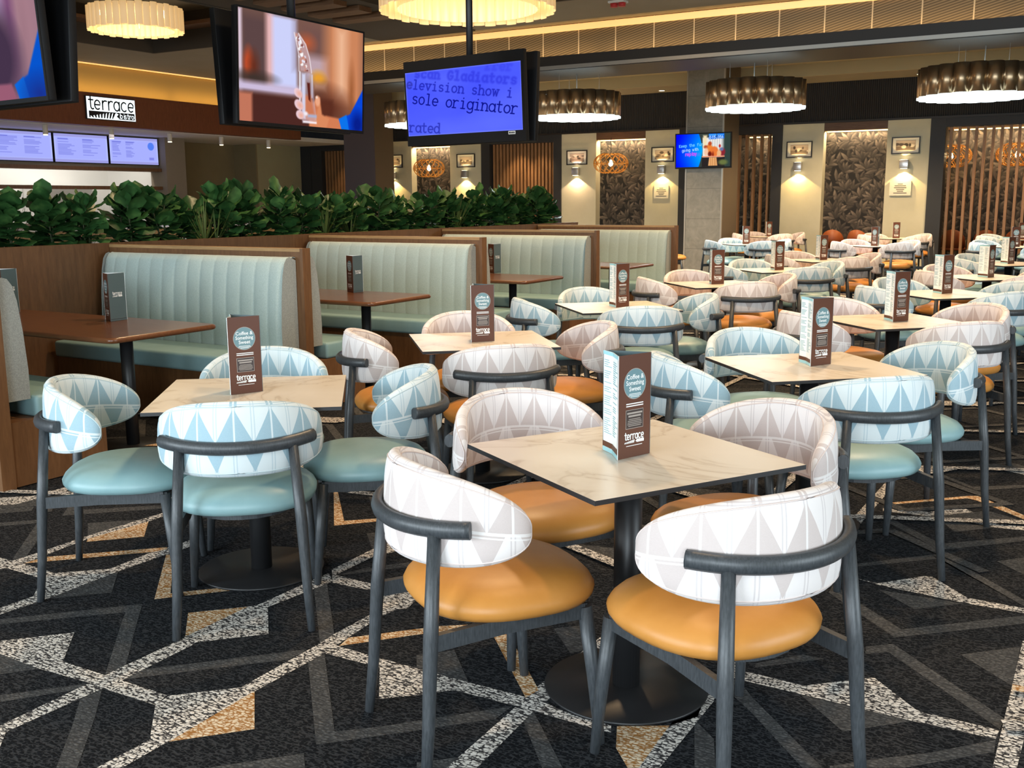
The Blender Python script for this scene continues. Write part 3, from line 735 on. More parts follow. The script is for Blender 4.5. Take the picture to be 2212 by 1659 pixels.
structure('floor', fl, [M['carpet_dark'], M['carpet_grey'], M['carpet_cream'], M['carpet_tan'], M['tile_floor']])

# main ceiling with two timber lined recesses
HOLES = [(-15.63, -11.3, 9.3, 13.61), (-9.3, -4.9, 8.9, 13.2)]
ce = MB(); ZC = 4.2; YE = 14.75
xs = sorted({-17.85, 6} | {h[0] for h in HOLES} | {h[1] for h in HOLES}); ys = sorted({-5, YE} | {h[2] for h in HOLES} | {h[3] for h in HOLES})
for x0, x1 in zip(xs[:-1], xs[1:]):
    for y0, y1 in zip(ys[:-1], ys[1:]):
        cx, cy = (x0 + x1) / 2, (y0 + y1) / 2
        if any(h[0] < cx < h[1] and h[2] < cy < h[3] for h in HOLES): continue
        ce.box(x0, x1, y0, y1, ZC, ZC + .1, 0)
for x0, x1, y0, y1 in HOLES:
    ce.box(x0, x1, y0, y1, ZC + .62, ZC + .7, 0)
    for a in ((x0 - .02, x0 + .04, y0, y1), (x1 - .04, x1 + .02, y0, y1), (x0, x1, y0 - .02, y0 + .04), (x0, x1, y1 - .04, y1 + .02)):
        ce.box(a[0], a[1], a[2], a[3], ZC - .03, ZC + .62, 1)
    for a in ((x0 + .05, x0 + .42, y0 + .05, y1 - .05), (x1 - .42, x1 - .05, y0 + .05, y1 - .05), (x0 + .05, x1 - .05, y0 + .05, y0 + .42), (x0 + .05, x1 - .05, y1 - .42, y1 - .05)):
        ce.box(a[0], a[1], a[2], a[3], ZC + .30, ZC + .36, 2)
ce.box(-17.85, -13.5, YE, 22.4, ZC, ZC + .1, 0)
# ceiling over the rear aisle and the low soffit in front of the rear wall
ce.box(-13.5, 6, 16.5, 21.2, 4.10, 4.2, 3)
ce.box(-20, 6, 21.2, 21.25, 3.86, 4.2, 3)
ce.box(-20, 6, 21.25, YW + .3, 3.86, 3.95, 0)
structure('ceiling', ce, [M['ceiling'], M['ceiling_dark'], M['raft'], M['beige_band']])
# slatted timber raft in the ceiling
rf = MB()
rf.box(-11.26, -9.34, 8.4, YE - .02, ZC - .02, ZC - .0005, 1)
for k in range(7): rf.box(-10.45, -9.5, 9.2 + .55 * k, 9.2 + .55 * k + .28, ZC - .09, ZC - .021)
structure('trim_1', rf, [M['raft'], M['ceiling_dark']])
# cove and mesh fascia above the long beam
cv = MB(); cv.box(-13.5, 6, YE, 15.75, 4.30, 4.40, 0); cv.box(-13.5, 6, YE, YE + .05, 4.2, 4.36, 0); structure('trim_2', cv, M['ceiling'])
mp = MB(); mp.box(-13.5, 6, 15.62, 15.7, 3.755, 4.30); structure('trim_3', mp, M['mesh_panel'])
bmm = MB(); bmm.box(-13.5, 6, 15.2, 16.5, 3.60, 3.755, 0); bmm.box(-13.5, 6, 15.17, 15.2, 3.545, 3.60, 1); bmm.box(-13.5, 6, 15.2, 16.5, 3.535, 3.60, 0); structure('trim_4', bmm, [M['beam'], M['silver']])
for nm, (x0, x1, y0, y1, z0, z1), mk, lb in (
        ('lit_cove_band', (-13.4, 6, 15.57, 15.61, 4.19, 4.285), 'cove_glow', 'glowing band standing in for the lit cove above the mesh fascia'),  # bright cove face imitated by a glowing box
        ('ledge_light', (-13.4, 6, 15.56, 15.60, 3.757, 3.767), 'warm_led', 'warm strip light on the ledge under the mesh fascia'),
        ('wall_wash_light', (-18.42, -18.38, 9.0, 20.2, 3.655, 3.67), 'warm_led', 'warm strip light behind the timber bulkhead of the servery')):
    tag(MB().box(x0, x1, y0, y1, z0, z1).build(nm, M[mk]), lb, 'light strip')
for x in (-12, -9, -6, -3, 0): light('ledge_glow', 'AREA', (x, 15.45, 3.80), 3.5, (1, .64, .28), (x, 15.62, 4.3), 2.9, .06)

# rear wall: piers, niches, frames, screens
def X(a): return a
rw = MB()
rw.box(-21, 4, 23.75, 23.85, 0, 4.0, 0)
rw.box(-21, 4, YW - .02, YW + .1, 3.05, 3.86, 1)
rw.box(-21, 4, YW - .06, YW - .02, 3.03, 3.07, 2)
structure('wall_rear', rw, [M['dark_frame'], M['ribbed'], M['beam']])
PIERS = [(-16.974, -16.304), (-15.083, -14.122), (-11.84, -10.918), (-9.656, -8.823), (-6.47, -5.598), (-4.314, -3.488)]
for k, (a, b) in enumerate(PIERS):
    structure('trim_%d' % (5 + k), MB().box(a, b, YW, 23.74, 0, 3.05), M['cream_wall'])
fr = MB()
for a, b in ((-19.75, -19.35), (-17.4, -16.98), (-14.12, -13.87), (-12.05, -11.845), (-8.82, -8.55), (-6.69, -6.475), (-3.485, -3.2)):
    fr.box(a, b, YW - .03, YW + .3, 0, 3.04)
for a, b in ((-19.45, -17.3), (-13.9, -12.0), (-7.6, -6.6), (-3.3, 1.0)): fr.box(a, b, YW - .02, YW + .28, 2.86, 3.04)
structure('trim_11', fr, M['dark_frame'])
# leaf wallpaper inside the niches
def leaf_print():
    p = Paint(250, 376, 1.9 / 2.86, (.10, .088, .072)); rs = np.random.RandomState(5)
    A_ = 1.9 / 2.86; spots = []
    for r_ in range(15):
        for c_ in range(9): spots.append(((c_ + .5 * (r_ % 2)) * A_ / 8.5 + rs.randn() * .012, r_ / 14.0 + rs.randn() * .012))
    rs.shuffle(spots)
    for cx, cz in spots:
        base_a = PI / 2 + rs.randn() * .9; m_ = 5
        for k in range(m_):
            a = base_a + (k - 2) * .55 + rs.randn() * .12; L = .048 + .016 * rs.rand(); q, t_ = math.cos(a), math.sin(a)
            tone = .5 + .5 * rs.rand(); c = np.array((.60, .54, .47)) * tone
            pts = []
            for f, w_ in ((0, 0), (.25, .16), (.5, .22), (.78, .14), (1, 0), (.78, -.14), (.5, -.22), (.25, -.16)):
                pts.append((cx + L * 1.5 * f * q - L * w_ * t_, cz + L * 1.5 * f * t_ + L * w_ * q))
            x0, x1 = min(u[0] for u in pts) - .02, max(u[0] for u in pts) + .02; z0, z1 = min(u[1] for u in pts) - .02, max(u[1] for u in pts) + .02
            i0, i1 = np.searchsorted(p.X[0], [x0, x1]); j0, j1 = np.searchsorted(p.Z[:, 0], [z0, z1])
            if i1 - i0 < 2 or j1 - j0 < 2: continue
            sub = Paint.__new__(Paint); sub.X, sub.Z, sub.C = p.X[j0:j1, i0:i1], p.Z[j0:j1, i0:i1], p.C[j0:j1, i0:i1]
            sub.poly(pts, (.06, .052, .042), .010); sub.poly(pts, c, .004, .95); sub.poly([(cx + (u[0] - cx) * .8 + .004, cz + (u[1] - cz) * .8 - .004) for u in pts], c * .55, .006, .85)
            sub.strokes([[(cx, cz), (cx + L * 1.4 * q, cz + L * 1.4 * t_)]], .0028, c * .9, .003, .8)
            p.C[j0:j1, i0:i1] = sub.C
    return p
wp = leaf_print().mesh('leaf_wallpaper', 1.9, 2.86, M['wallpaper'])
for k, x in enumerate((-15.7, -10.3, -7.1, -4.95, -2.4, -.55)):
    o = put('trim_%d' % (12 + k), wp); o.location = (x, 22.73 if k in (0, 1, 3) else 23.7, 0); tag(o, kind='structure')
nc = MB()
for a, b in ((-16.31, -15.08), (-10.92, -9.65), (-5.6, -4.31), (-8.5, -6.5), (-3.4, 1)): nc.box(a, b, YW + .02, 23.74, 2.87, 3.05)
structure('trim_18', nc, M['raft'])
for k, (a, b) in enumerate(((-16.3, -15.1), (-10.9, -9.67), (-5.58, -4.33), (-7.55, -6.7), (-3.2, -.6))):
    tag(MB().box(a, b, *((22.68, 22.71) if k in (0, 1, 2) else (23.6, 23.66)), 2.85, 2.869).build('niche_light', M['warm_led']), 'warm strip light washing the wallpaper of the %s niche' % ('first', 'second', 'fourth', 'third', 'fifth')[k], 'light strip')
    yq = 22.62 if k in (0, 1, 2) else 23.45
    light('niche_wash', 'AREA', ((a + b) / 2, yq, 2.86), 9 * (b - a), (1, .74, .45), ((a + b) / 2, yq + .13, 2.2), b - a, .05)
# timber slat screens
def slats(label, x0, x1, step, w_, back=False):
    t = thing('slat_screen', label, 'slat screen', ((x0 + x1) / 2, YW + .14, 0))
    s_ = MB(); n = int(round((x1 - x0) / step))
    for i in range(n):
        xx = x0 + (i + .5) * (x1 - x0) / n - (x0 + x1) / 2; s_.box(xx - w_ / 2, xx + w_ / 2, -.05, .05, 0.02, 2.858)
    s_.build('slats', M['slat'], t)
    if back: MB().box((x0 - x1) / 2, (x1 - x0) / 2, .07, .09, 0.02, 2.858).build('backing_board', M['slat_back'], t)
slats('dense timber slat screen by the servery corner of the rear wall', -19.35, -17.4, .11, .06, True)
slats('dense timber slat screen between the two wallpaper niches behind the booths', -13.86, -12.06, .10, .055, True)
slats('narrow open timber slat screen beside the stone column', -7.55, -6.71, .17, .05)
slats('wide open timber slat screen with woven lamps behind it', -3.19, 0.2, .152, .05)
for (x, e) in ((-18.4, 14), (-13.0, 18), (-12.4, 10)): light('screen_glow', 'SPOT', (x, YW - .5, 3.0), e * 3, (1, .68, .36), (x, YW + .1, 1.4), angle=math.radians(70), blend=.8, radius=.05)
# columns
c1 = MB(); c1.box(-7.68, -6.95, 20.0, 20.03, 0, 4.1, 0); c1.box(-7.68, -6.95, 20.03, 21.0, 0, 4.1, 1)
for x in (-7.71, -6.95): c1.box(x, x + .03, 19.99, 20.03, 0, 4.1, 2)
structure('trim_19', c1, [M['stone'], M['column_brown'], M['silver']])
c2 = MB(); c2.box(-16.5, -15.57, 20.0, 20.02, 0, 4.1, 0); c2.box(-16.5, -15.57, 20.02, 20.75, 0, 4.1, 1); structure('trim_20', c2, [M['column_plum'], M['column_brown']])

# servery side: bulkhead, cove wall, counter, kitchen opening
bk = MB(); bk.box(-18.25, -18.0, 6, 20.15, 3.01, 3.65); structure('trim_21', bk, M['bulkhead'])
cw = MB(); cw.box(-18.75, -18.5, 6, 22.4, 3.6, 4.32, 0); cw.box(-18.5, -18.25, 6, 20.15, 3.60, 3.65, 1); structure('trim_22', cw, [M['mustard_wall'], M['white']])
tag(MB().box(-18.48, -18.42, 6, 20.2, 4.27, 4.30).build('lit_cove_band', M['cove_glow']), 'glowing band standing in for the lit cove above the servery bulkhead', 'light strip')  # lit top of the wall given as a glowing strip
sf = MB(); sf.box(-21.6, -18.25, 6, 22.4, 3.0, 3.1); structure('trim_23', sf, M['white'])
for y in (9, 12, 15, 18): light('bulkhead_glow', 'AREA', (-18.3, y, 3.72), 6, (1, .62, .22), (-18.5, y, 4.1), 2.9, .06)
lw = MB()
lw.box(-20.3, -20.02, 6, 17.35, 2.28, 3.0, 0)          # wall behind the menu screens
lw.box(-20.3, -19.75, 17.35, 17.95, 0, 3.0, 0)
lw.box(-22.2, -22.1, 17.95, 22.4, 0, 3.0, 1); lw.box(-21.0, -20.9, 18.9, 20.75, 0, 3.0, 2); lw.box(-20.2, -20.1, 20.75, 22.45, 0, 3.0, 3); lw.box(-20.9, -20.1, 20.7, 20.75, 0, 3, 2)
lw.box(-22.3, -22.2, 6, 18.1, 0, 3.0, 4); lw.box(-20.2, -19.74, YW - .03, YW + .2, 0, 3.05, 5); lw.box(-22.2, -20.3, 17.6, 17.7, 0, 3.0, 4)                 # far kitchen wall
lw.box(-20.3, -19.9, 6, 17.35, 0, 1.05, 0)
structure('wall_left', lw, [M['taupe'], M['grey_green'], M['khaki'], M['khaki_light'], M['white'], M['dark_frame']])
light('kitchen_light', 'AREA', (-20.45, 12.5, 2.9), 105, (1, .97, .9), (-22.2, 12.5, 1.2), 9, .25)
light('servery_light', 'AREA', (-19.0, 15.0, 2.96), 30, (.85, .82, 1), (-19.4, 15, 0), .8, 8)
for zz, lb in ((2.20, 'upper'), (1.78, 'lower')):
    tag(MB().box(-20.28, -19.9, 6, 17.34, zz, zz + .075).build('pass_shelf', M['booth_timber']), lb + ' dark timber shelf across the kitchen pass opening', 'shelf')
hd = MB(); hd.box(-22.1, -21.3, 9, 13.9, 2.06, 2.26); hd.box(-22.0, -21.4, 9.1, 13.8, 2.0, 2.06); tag(hd.build('extractor_hood', M['steel']), 'stainless extractor hood seen through the kitchen pass', 'hood')
for y0, y1, h, lb in ((9.5, 11.2, 1.62, 'wide'), (12.0, 13.0, 1.70, 'middle'), (15.2, 16.6, 1.9, 'tall')):
    t = thing('kitchen_cabinet', lb + ' white and steel cabinet inside the kitchen', 'cabinet', (-21.8, (y0 + y1) / 2, 0))
    MB().box(-.35, .3, (y0 - y1) / 2, (y1 - y0) / 2, 0.005, h).build('body', M['white' if lb != 'middle' else 'steel'], t)
    MB().box(.3, .33, (y0 - y1) / 2 + .03, (y1 - y0) / 2 - .03, .1, h - .05).build('door', M['steel' if lb != 'wide' else 'white'], t)
t = thing('red_notice', 'small white notice with red stripes in the kitchen', 'notice', (-21.35, 13.3, 1.9)); MB().box(-.01, .01, -.12, .12, 0, .2).build('sheet', M['paper'], t); MB().box(.011, .014, -.10, -.02, .01, .19).box(.011, .014, .03, .10, .01, .19).build('stripes', M['red'], t)
ct = thing('servery_counter', 'long servery counter with pale top and timber front', 'counter', (-17.2, 12.5, 0))
MB().box(-.4, .4, -6, 6, .006, .96).build('counter_front', M['cap_timber'], ct); MB().bbox(-.45, .46, -6.05, 6.05, .96, 1.0, .008).build('counter_top', M['white'], ct); MB().box(.4, .42, -6, 6, .45, .75).build('counter_panel', M['white'], ct)

# walls with the windows behind the photographer, and an added one to the right
WB = ((-9.3, -6.7), (-4.9, -1.9), (.1, 3.1))
wb = MB(); wb.box(-20, 6, -4.3, -4.2, 0, .45); wb.box(-20, 6, -4.3, -4.2, 3.1, 4.3)
for a, b in ((-20, -9.3), (-6.7, -4.9), (-1.9, .1), (3.1, 6)): wb.box(a, b, -4.3, -4.2, .45, 3.1)
structure('wall_back', wb, M['cream_wall'])
def window(name, along_x, a, b, at):
    f = MB(); n = 3
    def bar(u0, u1, z0, z1): f.box(*((u0, u1, at - .03, at + .03) if along_x else (at - .03, at + .03, u0, u1)), z0, z1)
    bar(a, b, .45, .52); bar(a, b, 3.03, 3.1)
    for k in range(n + 1): u = a + (b - a - .06) * k / n; bar(u, u + .06, .52, 3.03)
    structure(name, f, M['dark_frame'])
for k, (a, b) in enumerate(WB): window('window_%d' % (k + 1), True, a, b, -4.25)
wr = MB(); wr.box(5.2, 5.3, -4.2, 24, 0, .45); wr.box(5.2, 5.3, -4.2, 24, 3.1, 4.3); wr.box(5.2, 5.3, 5.4, 24, .45, 3.1); wr.box(5.2, 5.3, -4.2, .6, .45, 3.1); structure('wall_right', wr, M['cream_wall'])
window('window_4', False, .6, 5.4, 5.25)  # unseen window added around the right-hand daylight lamp

# ---------------------------------------------------------------- dining chairs
CA, CB, CY0, CZC, CTILT, CHH, CN, CPH, CDZ = .297, .314, .065, .641, -.051, .127, 2.35, 1.43, .036
CT = .052
def back_pt(u, v, o):
    h = CHH * max(0.0, 1 - abs(u) ** CN * .9985) ** (1 / CN); zz = h * v; ph = u * CPH
    rad = 1 + CTILT * zz / CA
    return ((CA - o) * math.sin(ph) * rad, CY0 - (CB - o) * math.cos(ph) * rad, CZC + zz + CDZ * math.cos(ph)), (ph * .305, zz + .009)
def sgp(x, p): return math.copysign(abs(x) ** p, x)
def backrest_mesh(name, fabric):
    mb = MB(); nu, nt = 44, 28; vs = []; uv = []; fs = []
    us = [math.sin(PI / 2 * (-1 + 2 * i / nu)) for i in range(nu + 1)]
    for u in us:
        tf = max(0.0, 1 - abs(u) ** 10) ** .5 * .97 + .03
        for k in range(nt):
            t = 2 * PI * k / nt
            v = sgp(math.cos(t), .55); off = CT / 2 + CT / 2 * sgp(math.sin(t), .75) * tf
            p, q = back_pt(u, v, off); vs.append(p); uv.append(q)
    for i in range(nu):
        for k in range(nt):
            l = (k + 1) % nt; fs.append((i * nt + k, i * nt + l, (i + 1) * nt + l, (i + 1) * nt + k))
    mb.add(vs, fs, True, 0, uv)
    b = len(mb.v) - len(vs)
    for r, rev in ((0, True), (nu, False)):
        ring = tuple(b + r * nt + k for k in range(nt)); mb.f.append(ring[::-1] if rev else ring); mb.sm.append(True); mb.mi.append(0)
    me = mb.mesh(name, fabric)
    bm = bmesh.new(); bm.from_mesh(me); bmesh.ops.recalc_face_normals(bm, faces=bm.faces[:]); bm.to_mesh(me); bm.free(); return me
def piping_mesh(name, m_):
    mb = MB()
    for t in (math.radians(38), math.radians(-38)):
        pts = []; v_ = sgp(math.cos(t), .55)
        for s_ in (1, -1):
            for i in range(41):
                u = math.sin(PI / 2 * (-1 + 2 * i / 40)) * s_ * .9985
                tf = max(0.0, 1 - abs(u) ** 10) ** .5 * .97 + .03
                p, _ = back_pt(u, s_ * v_, CT / 2 + CT / 2 * sgp(math.sin(t), .75) * tf); pts.append(p)
        mb.tube(pts + [pts[0]], .0022, 5, caps=False)
    return mb.mesh(name, m_)
def seat_mesh(name, m_):
    mb = MB(); n = 40; vs = []; fs = []
    prof = [(.12, .4935), (.35, .492), (.6, .486), (.78, .477), (.90, .463), (.965, .447), (1.0, .430), (.992, .416), (.955, .402), (.85, .395), (.3, .395)]
    for s_, z in prof:
        for k in range(n):
            t = 2 * PI * k / n
            x, y = .252 * sgp(math.cos(t), .80), .248 * sgp(math.sin(t), .80)
            x *= 1 + .05 * (y / .25)
            vs.append((x * s_, y * s_ + .055, z))
    for i in range(len(prof) - 1):
        for k in range(n):
            l = (k + 1) % n; fs.append((i * n + k, (i + 1) * n + k, (i + 1) * n + l, i * n + l))
    fs.append(tuple(range(n))); fs.append(tuple(reversed(range((len(prof) - 1) * n, len(prof) * n))))
    mb.add(vs, fs, True); return mb.mesh(name, m_)
def arm_rail_mesh():
    pts = []
    for i in range(33):
        ph = math.radians(-53.5 + 107 * i / 32)
        pts.append(((CA + .014) * math.sin(ph), CY0 - (CB + .016) * math.cos(ph), .672 - .017 * math.cos(ph)))
    return MB().tube(pts, .0225, 10, flat=(.8, 1)).mesh('back_rail', M['frame'])
_rear = lambda s_: MB().tube([(s_ * .224, -.251, 0.001), (s_ * .214, -.236, .16), (s_ * .204, -.222, .38), (s_ * .185, -.200, .645)], [.0135, .0165, .0195, .0165], 12).mesh('leg', M['frame'])
_front = lambda s_: MB().tube([(s_ * .228, .252, 0.001), (s_ * .216, .236, .2), (s_ * .203, .216, .392)], [.0135, .018, .021], 12).mesh('leg', M['frame'])
def seat_frame_mesh():
    mb = MB()
    for s_ in (1, -1):
        mb.tube([(s_ * .206, -.225, .372), (s_ * .195, -.02, .378), (s_ * .204, .212, .380)], .030, 4, flat=(.45, 1), smooth=False)
    mb.tube([(-.204, .214, .378), (.204, .214, .378)], .026, 4, flat=(.5, 1), smooth=False)
    mb.prism([(.17 * math.cos(2 * PI * k / 20), .16 * math.sin(2 * PI * k / 20)) for k in range(20)], .380, .396)
    return mb.mesh('seat_frame', M['frame'])
CH_MESH = dict(rail=arm_rail_mesh(), legs=[_rear(1), _rear(-1), _front(1), _front(-1)], frame=seat_frame_mesh(),
               seat=dict(blue=seat_mesh('teal_seat', M['teal_vinyl']), pink=seat_mesh('mustard_seat', M['mustard_vinyl'])),
               back=dict(blue=backrest_mesh('blue_backrest', M['blue_fabric']), pink=backrest_mesh('pink_backrest', M['pink_fabric'])),
               pipe=dict(blue=piping_mesh('blue_piping', M['blue_piping']), pink=piping_mesh('pink_piping', M['pink_piping'])))
def make_chair(kind, label):
    t = thing('dining_chair', label, 'chair', group='patterned dining chairs')
    tag(put('seat', CH_MESH['seat'][kind], t), 'teal vinyl seat pad' if kind == 'blue' else 'mustard orange vinyl seat pad')
    b = put('backrest', CH_MESH['back'][kind], t); put('piping', CH_MESH['pipe'][kind], b)
    put('back_rail', CH_MESH['rail'], t)
    for m_ in CH_MESH['legs']: put('leg', m_, t)
    put('seat_frame', CH_MESH['frame'], t)
    return t
PROTO = {}
def chair(kind, x, y, az, label):
    rz = math.radians(az - 90)
    if kind not in PROTO:
        PROTO[kind] = make_chair(kind, label); PROTO[kind].location = (x, y, 0); PROTO[kind].rotation_euler = (0, 0, rz); return PROTO[kind]
    return dup(PROTO[kind], (x, y, 0), rz, label)

# ---------------------------------------------------------------- square pedestal tables
TH = 0.722
def tabletop_mesh():
    mb = MB(); h = .35; z0, z1 = TH - .013, TH
    mb.box(-h, h, -h, h, z0, z1 - .0015, 1); mb.add([(-h, -h, z1), (h, -h, z1), (h, h, z1), (-h, h, z1)], [(0, 1, 2, 3)], False, 0)
    for a, b in (((-h, -h), (h, -h)), ((h, -h), (h, h)), ((h, h), (-h, h)), ((-h, h), (-h, -h))):
        mb.add([(*a, z1 - .0015), (*b, z1 - .0015), (*b, z1), (*a, z1)], [(0, 1, 2, 3)], False, 1)
    return mb.mesh('tabletop', M['marble'], M['edge_black'])
T_MESH = dict(top=tabletop_mesh(),
              col=MB().lathe([(.041, .011), (.041, TH - .02)], 24).mesh('column', M['black_metal']),
              base=MB().lathe([(.245, .001), (.247, .006), (.244, .010), (.0, .012)], 56, caps=True).mesh('base_plate', M['black_metal']),
              spider=MB().box(-.2, .2, -.02, .02, TH - .022, TH - .0135).box(-.02, .02, -.2, .2, TH - .022, TH - .0135).mesh('top_bracket', M['black_metal']))
TABLE0 = []
def table(x, y, rot, label):
    if not TABLE0:
        t = thing('pedestal_table', label, 'table', (x, y, 0), math.radians(rot), 'square marble pedestal tables')
        put('tabletop', T_MESH['top'], t); put('column', T_MESH['col'], t); put('base_plate', T_MESH['base'], t); put('top_bracket', T_MESH['spider'], t)
        TABLE0.append(t); return t
    return dup(TABLE0[0], (x, y, 0), math.radians(rot), label)

# ---------------------------------------------------------------- folded menus
def menu_local(mb_fn, A, B):
    """matrix placing the x-z plane (facing -y) onto the face from A to B"""
    d = Vector((B[0] - A[0], B[1] - A[1], 0)); L = d.length; d.normalize()
    return Matrix(((d.x, -d.y, 0, A[0]), (d.y, d.x, 0, A[1]), (0, 0, 1, 0), (0, 0, 0, 1))), L
def make_menu(label):
    Wd, H = .132, .297; A, B, D = (0, 0), (Wd, 0), (.058, .120)
    Mi = (.040, .062)
    t = thing('menu_stand', label, 'menu', group='folded card menus')
    def panel(name, pts, mk):
        mb = MB(); th = .0016
        for a, b in zip(pts[:-1], pts[1:]):
            d = Vector((b[0] - a[0], b[1] - a[1])).normalized(); n = Vector((-d.y, d.x)) * th
            mb.prism([(a[0], a[1]), (b[0], b[1]), (b[0] + n.x, b[1] + n.y), (a[0] + n.x, a[1] + n.y)], 0, H)
        return mb.build(name, M[mk], t)
    br = tag(panel('brown_panel', [A, B], 'menu_brown'), 'brown menu face with a round teal badge')
    sl = tag(panel('slate_panel', [B, D], 'menu_slate'), 'slate blue menu face with the white wordmark')
    wh = tag(panel('list_panel', [D, Mi, A], 'menu_white'), 'white menu face printed with a list of dishes')
    y = -.0007
    bd = MB(); disc(bd, Wd / 2, .213, .0445, .0445, y, 40, 0); disc(bd, Wd / 2, .213, .0425, .0425, y - .0002, 40, 1); put('badge', bd.mesh('badge', M['menu_ring'], M['menu_badge']), br)
    tx = MB()
    def words(txt, cx, z, size, bold=.012, wscale=1.0):
        c = bpy.data.curves.new('words', 'FONT'); c.body = txt; c.size = size; c.align_x = 'CENTER'; c.offset = bold * size; c.resolution_u = 3
        o = bpy.data.objects.new('words', c); COL.objects.link(o); bpy.context.view_layer.update()
        me = bpy.data.meshes.new_from_object(o.evaluated_get(bpy.context.evaluated_depsgraph_get()))
        vs = [(cx + v.co.x * wscale, y - .0006, z + v.co.y) for v in me.vertices]; tx.add(vs, [tuple(p.vertices) for p in me.polygons])
        bpy.data.objects.remove(o); bpy.data.meshes.remove(me); bpy.data.curves.remove(c)
    words('Coffee &', Wd / 2, .227, .019); words('Something', Wd / 2, .210, .019, .012, .88); words('Sweet', Wd / 2, .193, .019)
    rr = random.Random(4)
    for k, wd in enumerate((.046, .05, .034)): tx.box(Wd / 2 - wd / 2, Wd / 2 + wd / 2, y - .0007, y - .0003, .1835 - .0042 * k, .1851 - .0042 * k)
    for k in range(2): tx.box(.032, .100, y - .0005, y - .0002, .1548 - .0065 * k, .1578 - .0065 * k)
    put('badge_lettering', tx.mesh('badge_lettering', M['menu_text']), br)
    nb = MB(); nb.box(.031, .101, y - .0003, y, .084, .139, 0); nb.box(.0325, .0995, y - .0006, y - .0001, .0855, .1375, 1)
    for k, wd in enumerate((.060, .050)): nb.box(Wd / 2 - wd / 2, Wd / 2 + wd / 2, y - .0008, y - .0005, .1265 - .0085 * k, .1315 - .0085 * k, 0)
    for k, wd in enumerate((.046, .054, .056, .058, .050)): nb.box(Wd / 2 - wd / 2, Wd / 2 + wd / 2, y - .0008, y - .0005, .1105 - .0048 * k, .1124 - .0048 * k, 0)
    put('notice_box', nb.mesh('notice_box', M['menu_ring'], M['menu_black']), br)
    lg = MB(); logo_strokes(lg, .027, .042, .078, y - .0004, 0, 0); lg.box(.034, .098, y - .0005, y, .0335, .0352, 0); put('logo', lg.mesh('logo', M['menu_text']), br)
    mt, L = menu_local(None, B, D)
    lg = MB(); logo_strokes(lg, L / 2 - .040, .150, .080, -.0009, 0, 0); lm_ = lg.mesh('logo', M['menu_text']); lm_.transform(mt); put('logo', lm_, sl)
    st = MB(); st.box(.004, L - .004, -.0009, -.0004, .010, .012, 0); sm_ = st.mesh('edge_line', M['menu_black']); sm_.transform(mt); put('edge_line', sm_, sl)
    allp = bpy.data.meshes.new('printed_list')
    pl = MB()
    for (P, Q) in ((D, Mi), (Mi, A)):
        mt, L = menu_local(None, P, Q); z = .27
        loc = MB()
        while z > .05:
            wd = L * (.35 + .45 * rr.random()); loc.box(.008, .008 + wd, -.0009, -.0003, z, z + .0022, 0); z -= .0062 if rr.random() < .8 else .014
        loc.box(.0, L, -.0009, -.0003, .014, .030, 1); loc.box(0, L, -.0009, -.0003, 0.001, .013, 2); loc.box(0, L, -.0009, -.0003, .286, .2965, 2)
        pl.add([mt @ Vector(v) for v in loc.v], loc.f)
        pl.mi[-len(loc.f):] = loc.mi
    put('printed_list', pl.mesh('printed_list', M['menu_ink'], M['menu_brown'], M['menu_cyan']), wh)
    return t
MENU0 = []
def menu(x, y, az, label, z=TH + .001):
    if not MENU0:
        t = make_menu(label); t.location = (x, y, z); t.rotation_euler = (0, 0, math.radians(az)); MENU0.append(t); return t
    return dup(MENU0[0], (x, y, z), math.radians(az), label)

# ---------------------------------------------------------------- the tables with their chairs
WHERE = {  # table: x, y, rot, chair kind, description of the table, menu (x, y, az)
 'T1': (-1.182, 2.671, 59.4, 'pink', 'the nearest marble table', (-1.179, 2.582, 69.1)),
 'T2': (-2.866, 2.874, 128.2 - 90, 'blue', 'the marble table beside the first booth', (-2.893, 2.782, 66.9)),
 'T3': (-2.887, 4.576, 41.6, 'pink', 'the marble table beside the second booth', (-2.886, 4.476, 54.0)),
 'T4': (-1.146, 4.544, 42.3, 'blue', 'the marble table right behind the nearest', (-1.137, 4.512, 62.1)),
 'T5': (-2.988, 6.506, 43.3, 'blue', 'the marble table beside the third booth', (-2.963, 6.433, 70.0)),
 'T6': (-1.151, 6.495, 44.7, 'pink', 'the third table of the right-hand row', (-1.141, 6.416, 58)),
 'a': (-3.04, 8.70, 44, 'pink', 'the marble table beside the fourth booth', (-3.069, 8.646, 52)),
 'b': (-3.10, 10.75, 44, 'blue', 'the fifth table of the booth-side row', (-3.103, 10.674, 60)),
 'c': (-3.12, 12.75, 45, 'pink', 'the last table of the booth-side row', (-3.148, 12.721, 62)),
 'd': (-1.14, 8.56, 44, 'blue', 'the fourth table of the right-hand row', (-1.167, 8.519, 62)),
 'e': (-1.06, 10.58, 44, 'pink', 'the fifth table of the right-hand row', (-1.048, 10.497, 72)),
 'f': (-1.08, 12.88, 44, 'blue', 'the last table of the right-hand row', (-1.084, 12.795, 64)),
 'g': (-5.40, 16.92, 42, 'blue', 'the far table by the stone column', (-5.462, 16.875, 47)),
 'i': (-3.36, 17.06, 44, 'pink', 'the far table before the open wallpaper niche', (-3.42, 17.0, -30)),
 'k': (-1.40, 17.48, 44, 'blue', 'the far table before the wide slat screen', (-1.449, 17.436, 29)),
 'h': (-6.13, 20.60, 42, 'pink', 'the rearmost table by the narrow slat screen', (-6.167, 20.55, 50)),
 'j': (-3.70, 20.52, 44, 'pink', 'the rearmost table before the rear wall pier', (-3.732, 20.47, 24)),
 'l': (-1.66, 20.6, 44, 'blue', 'the rearmost table before the wide slat screen', (-1.60, 20.55, 30)),
}
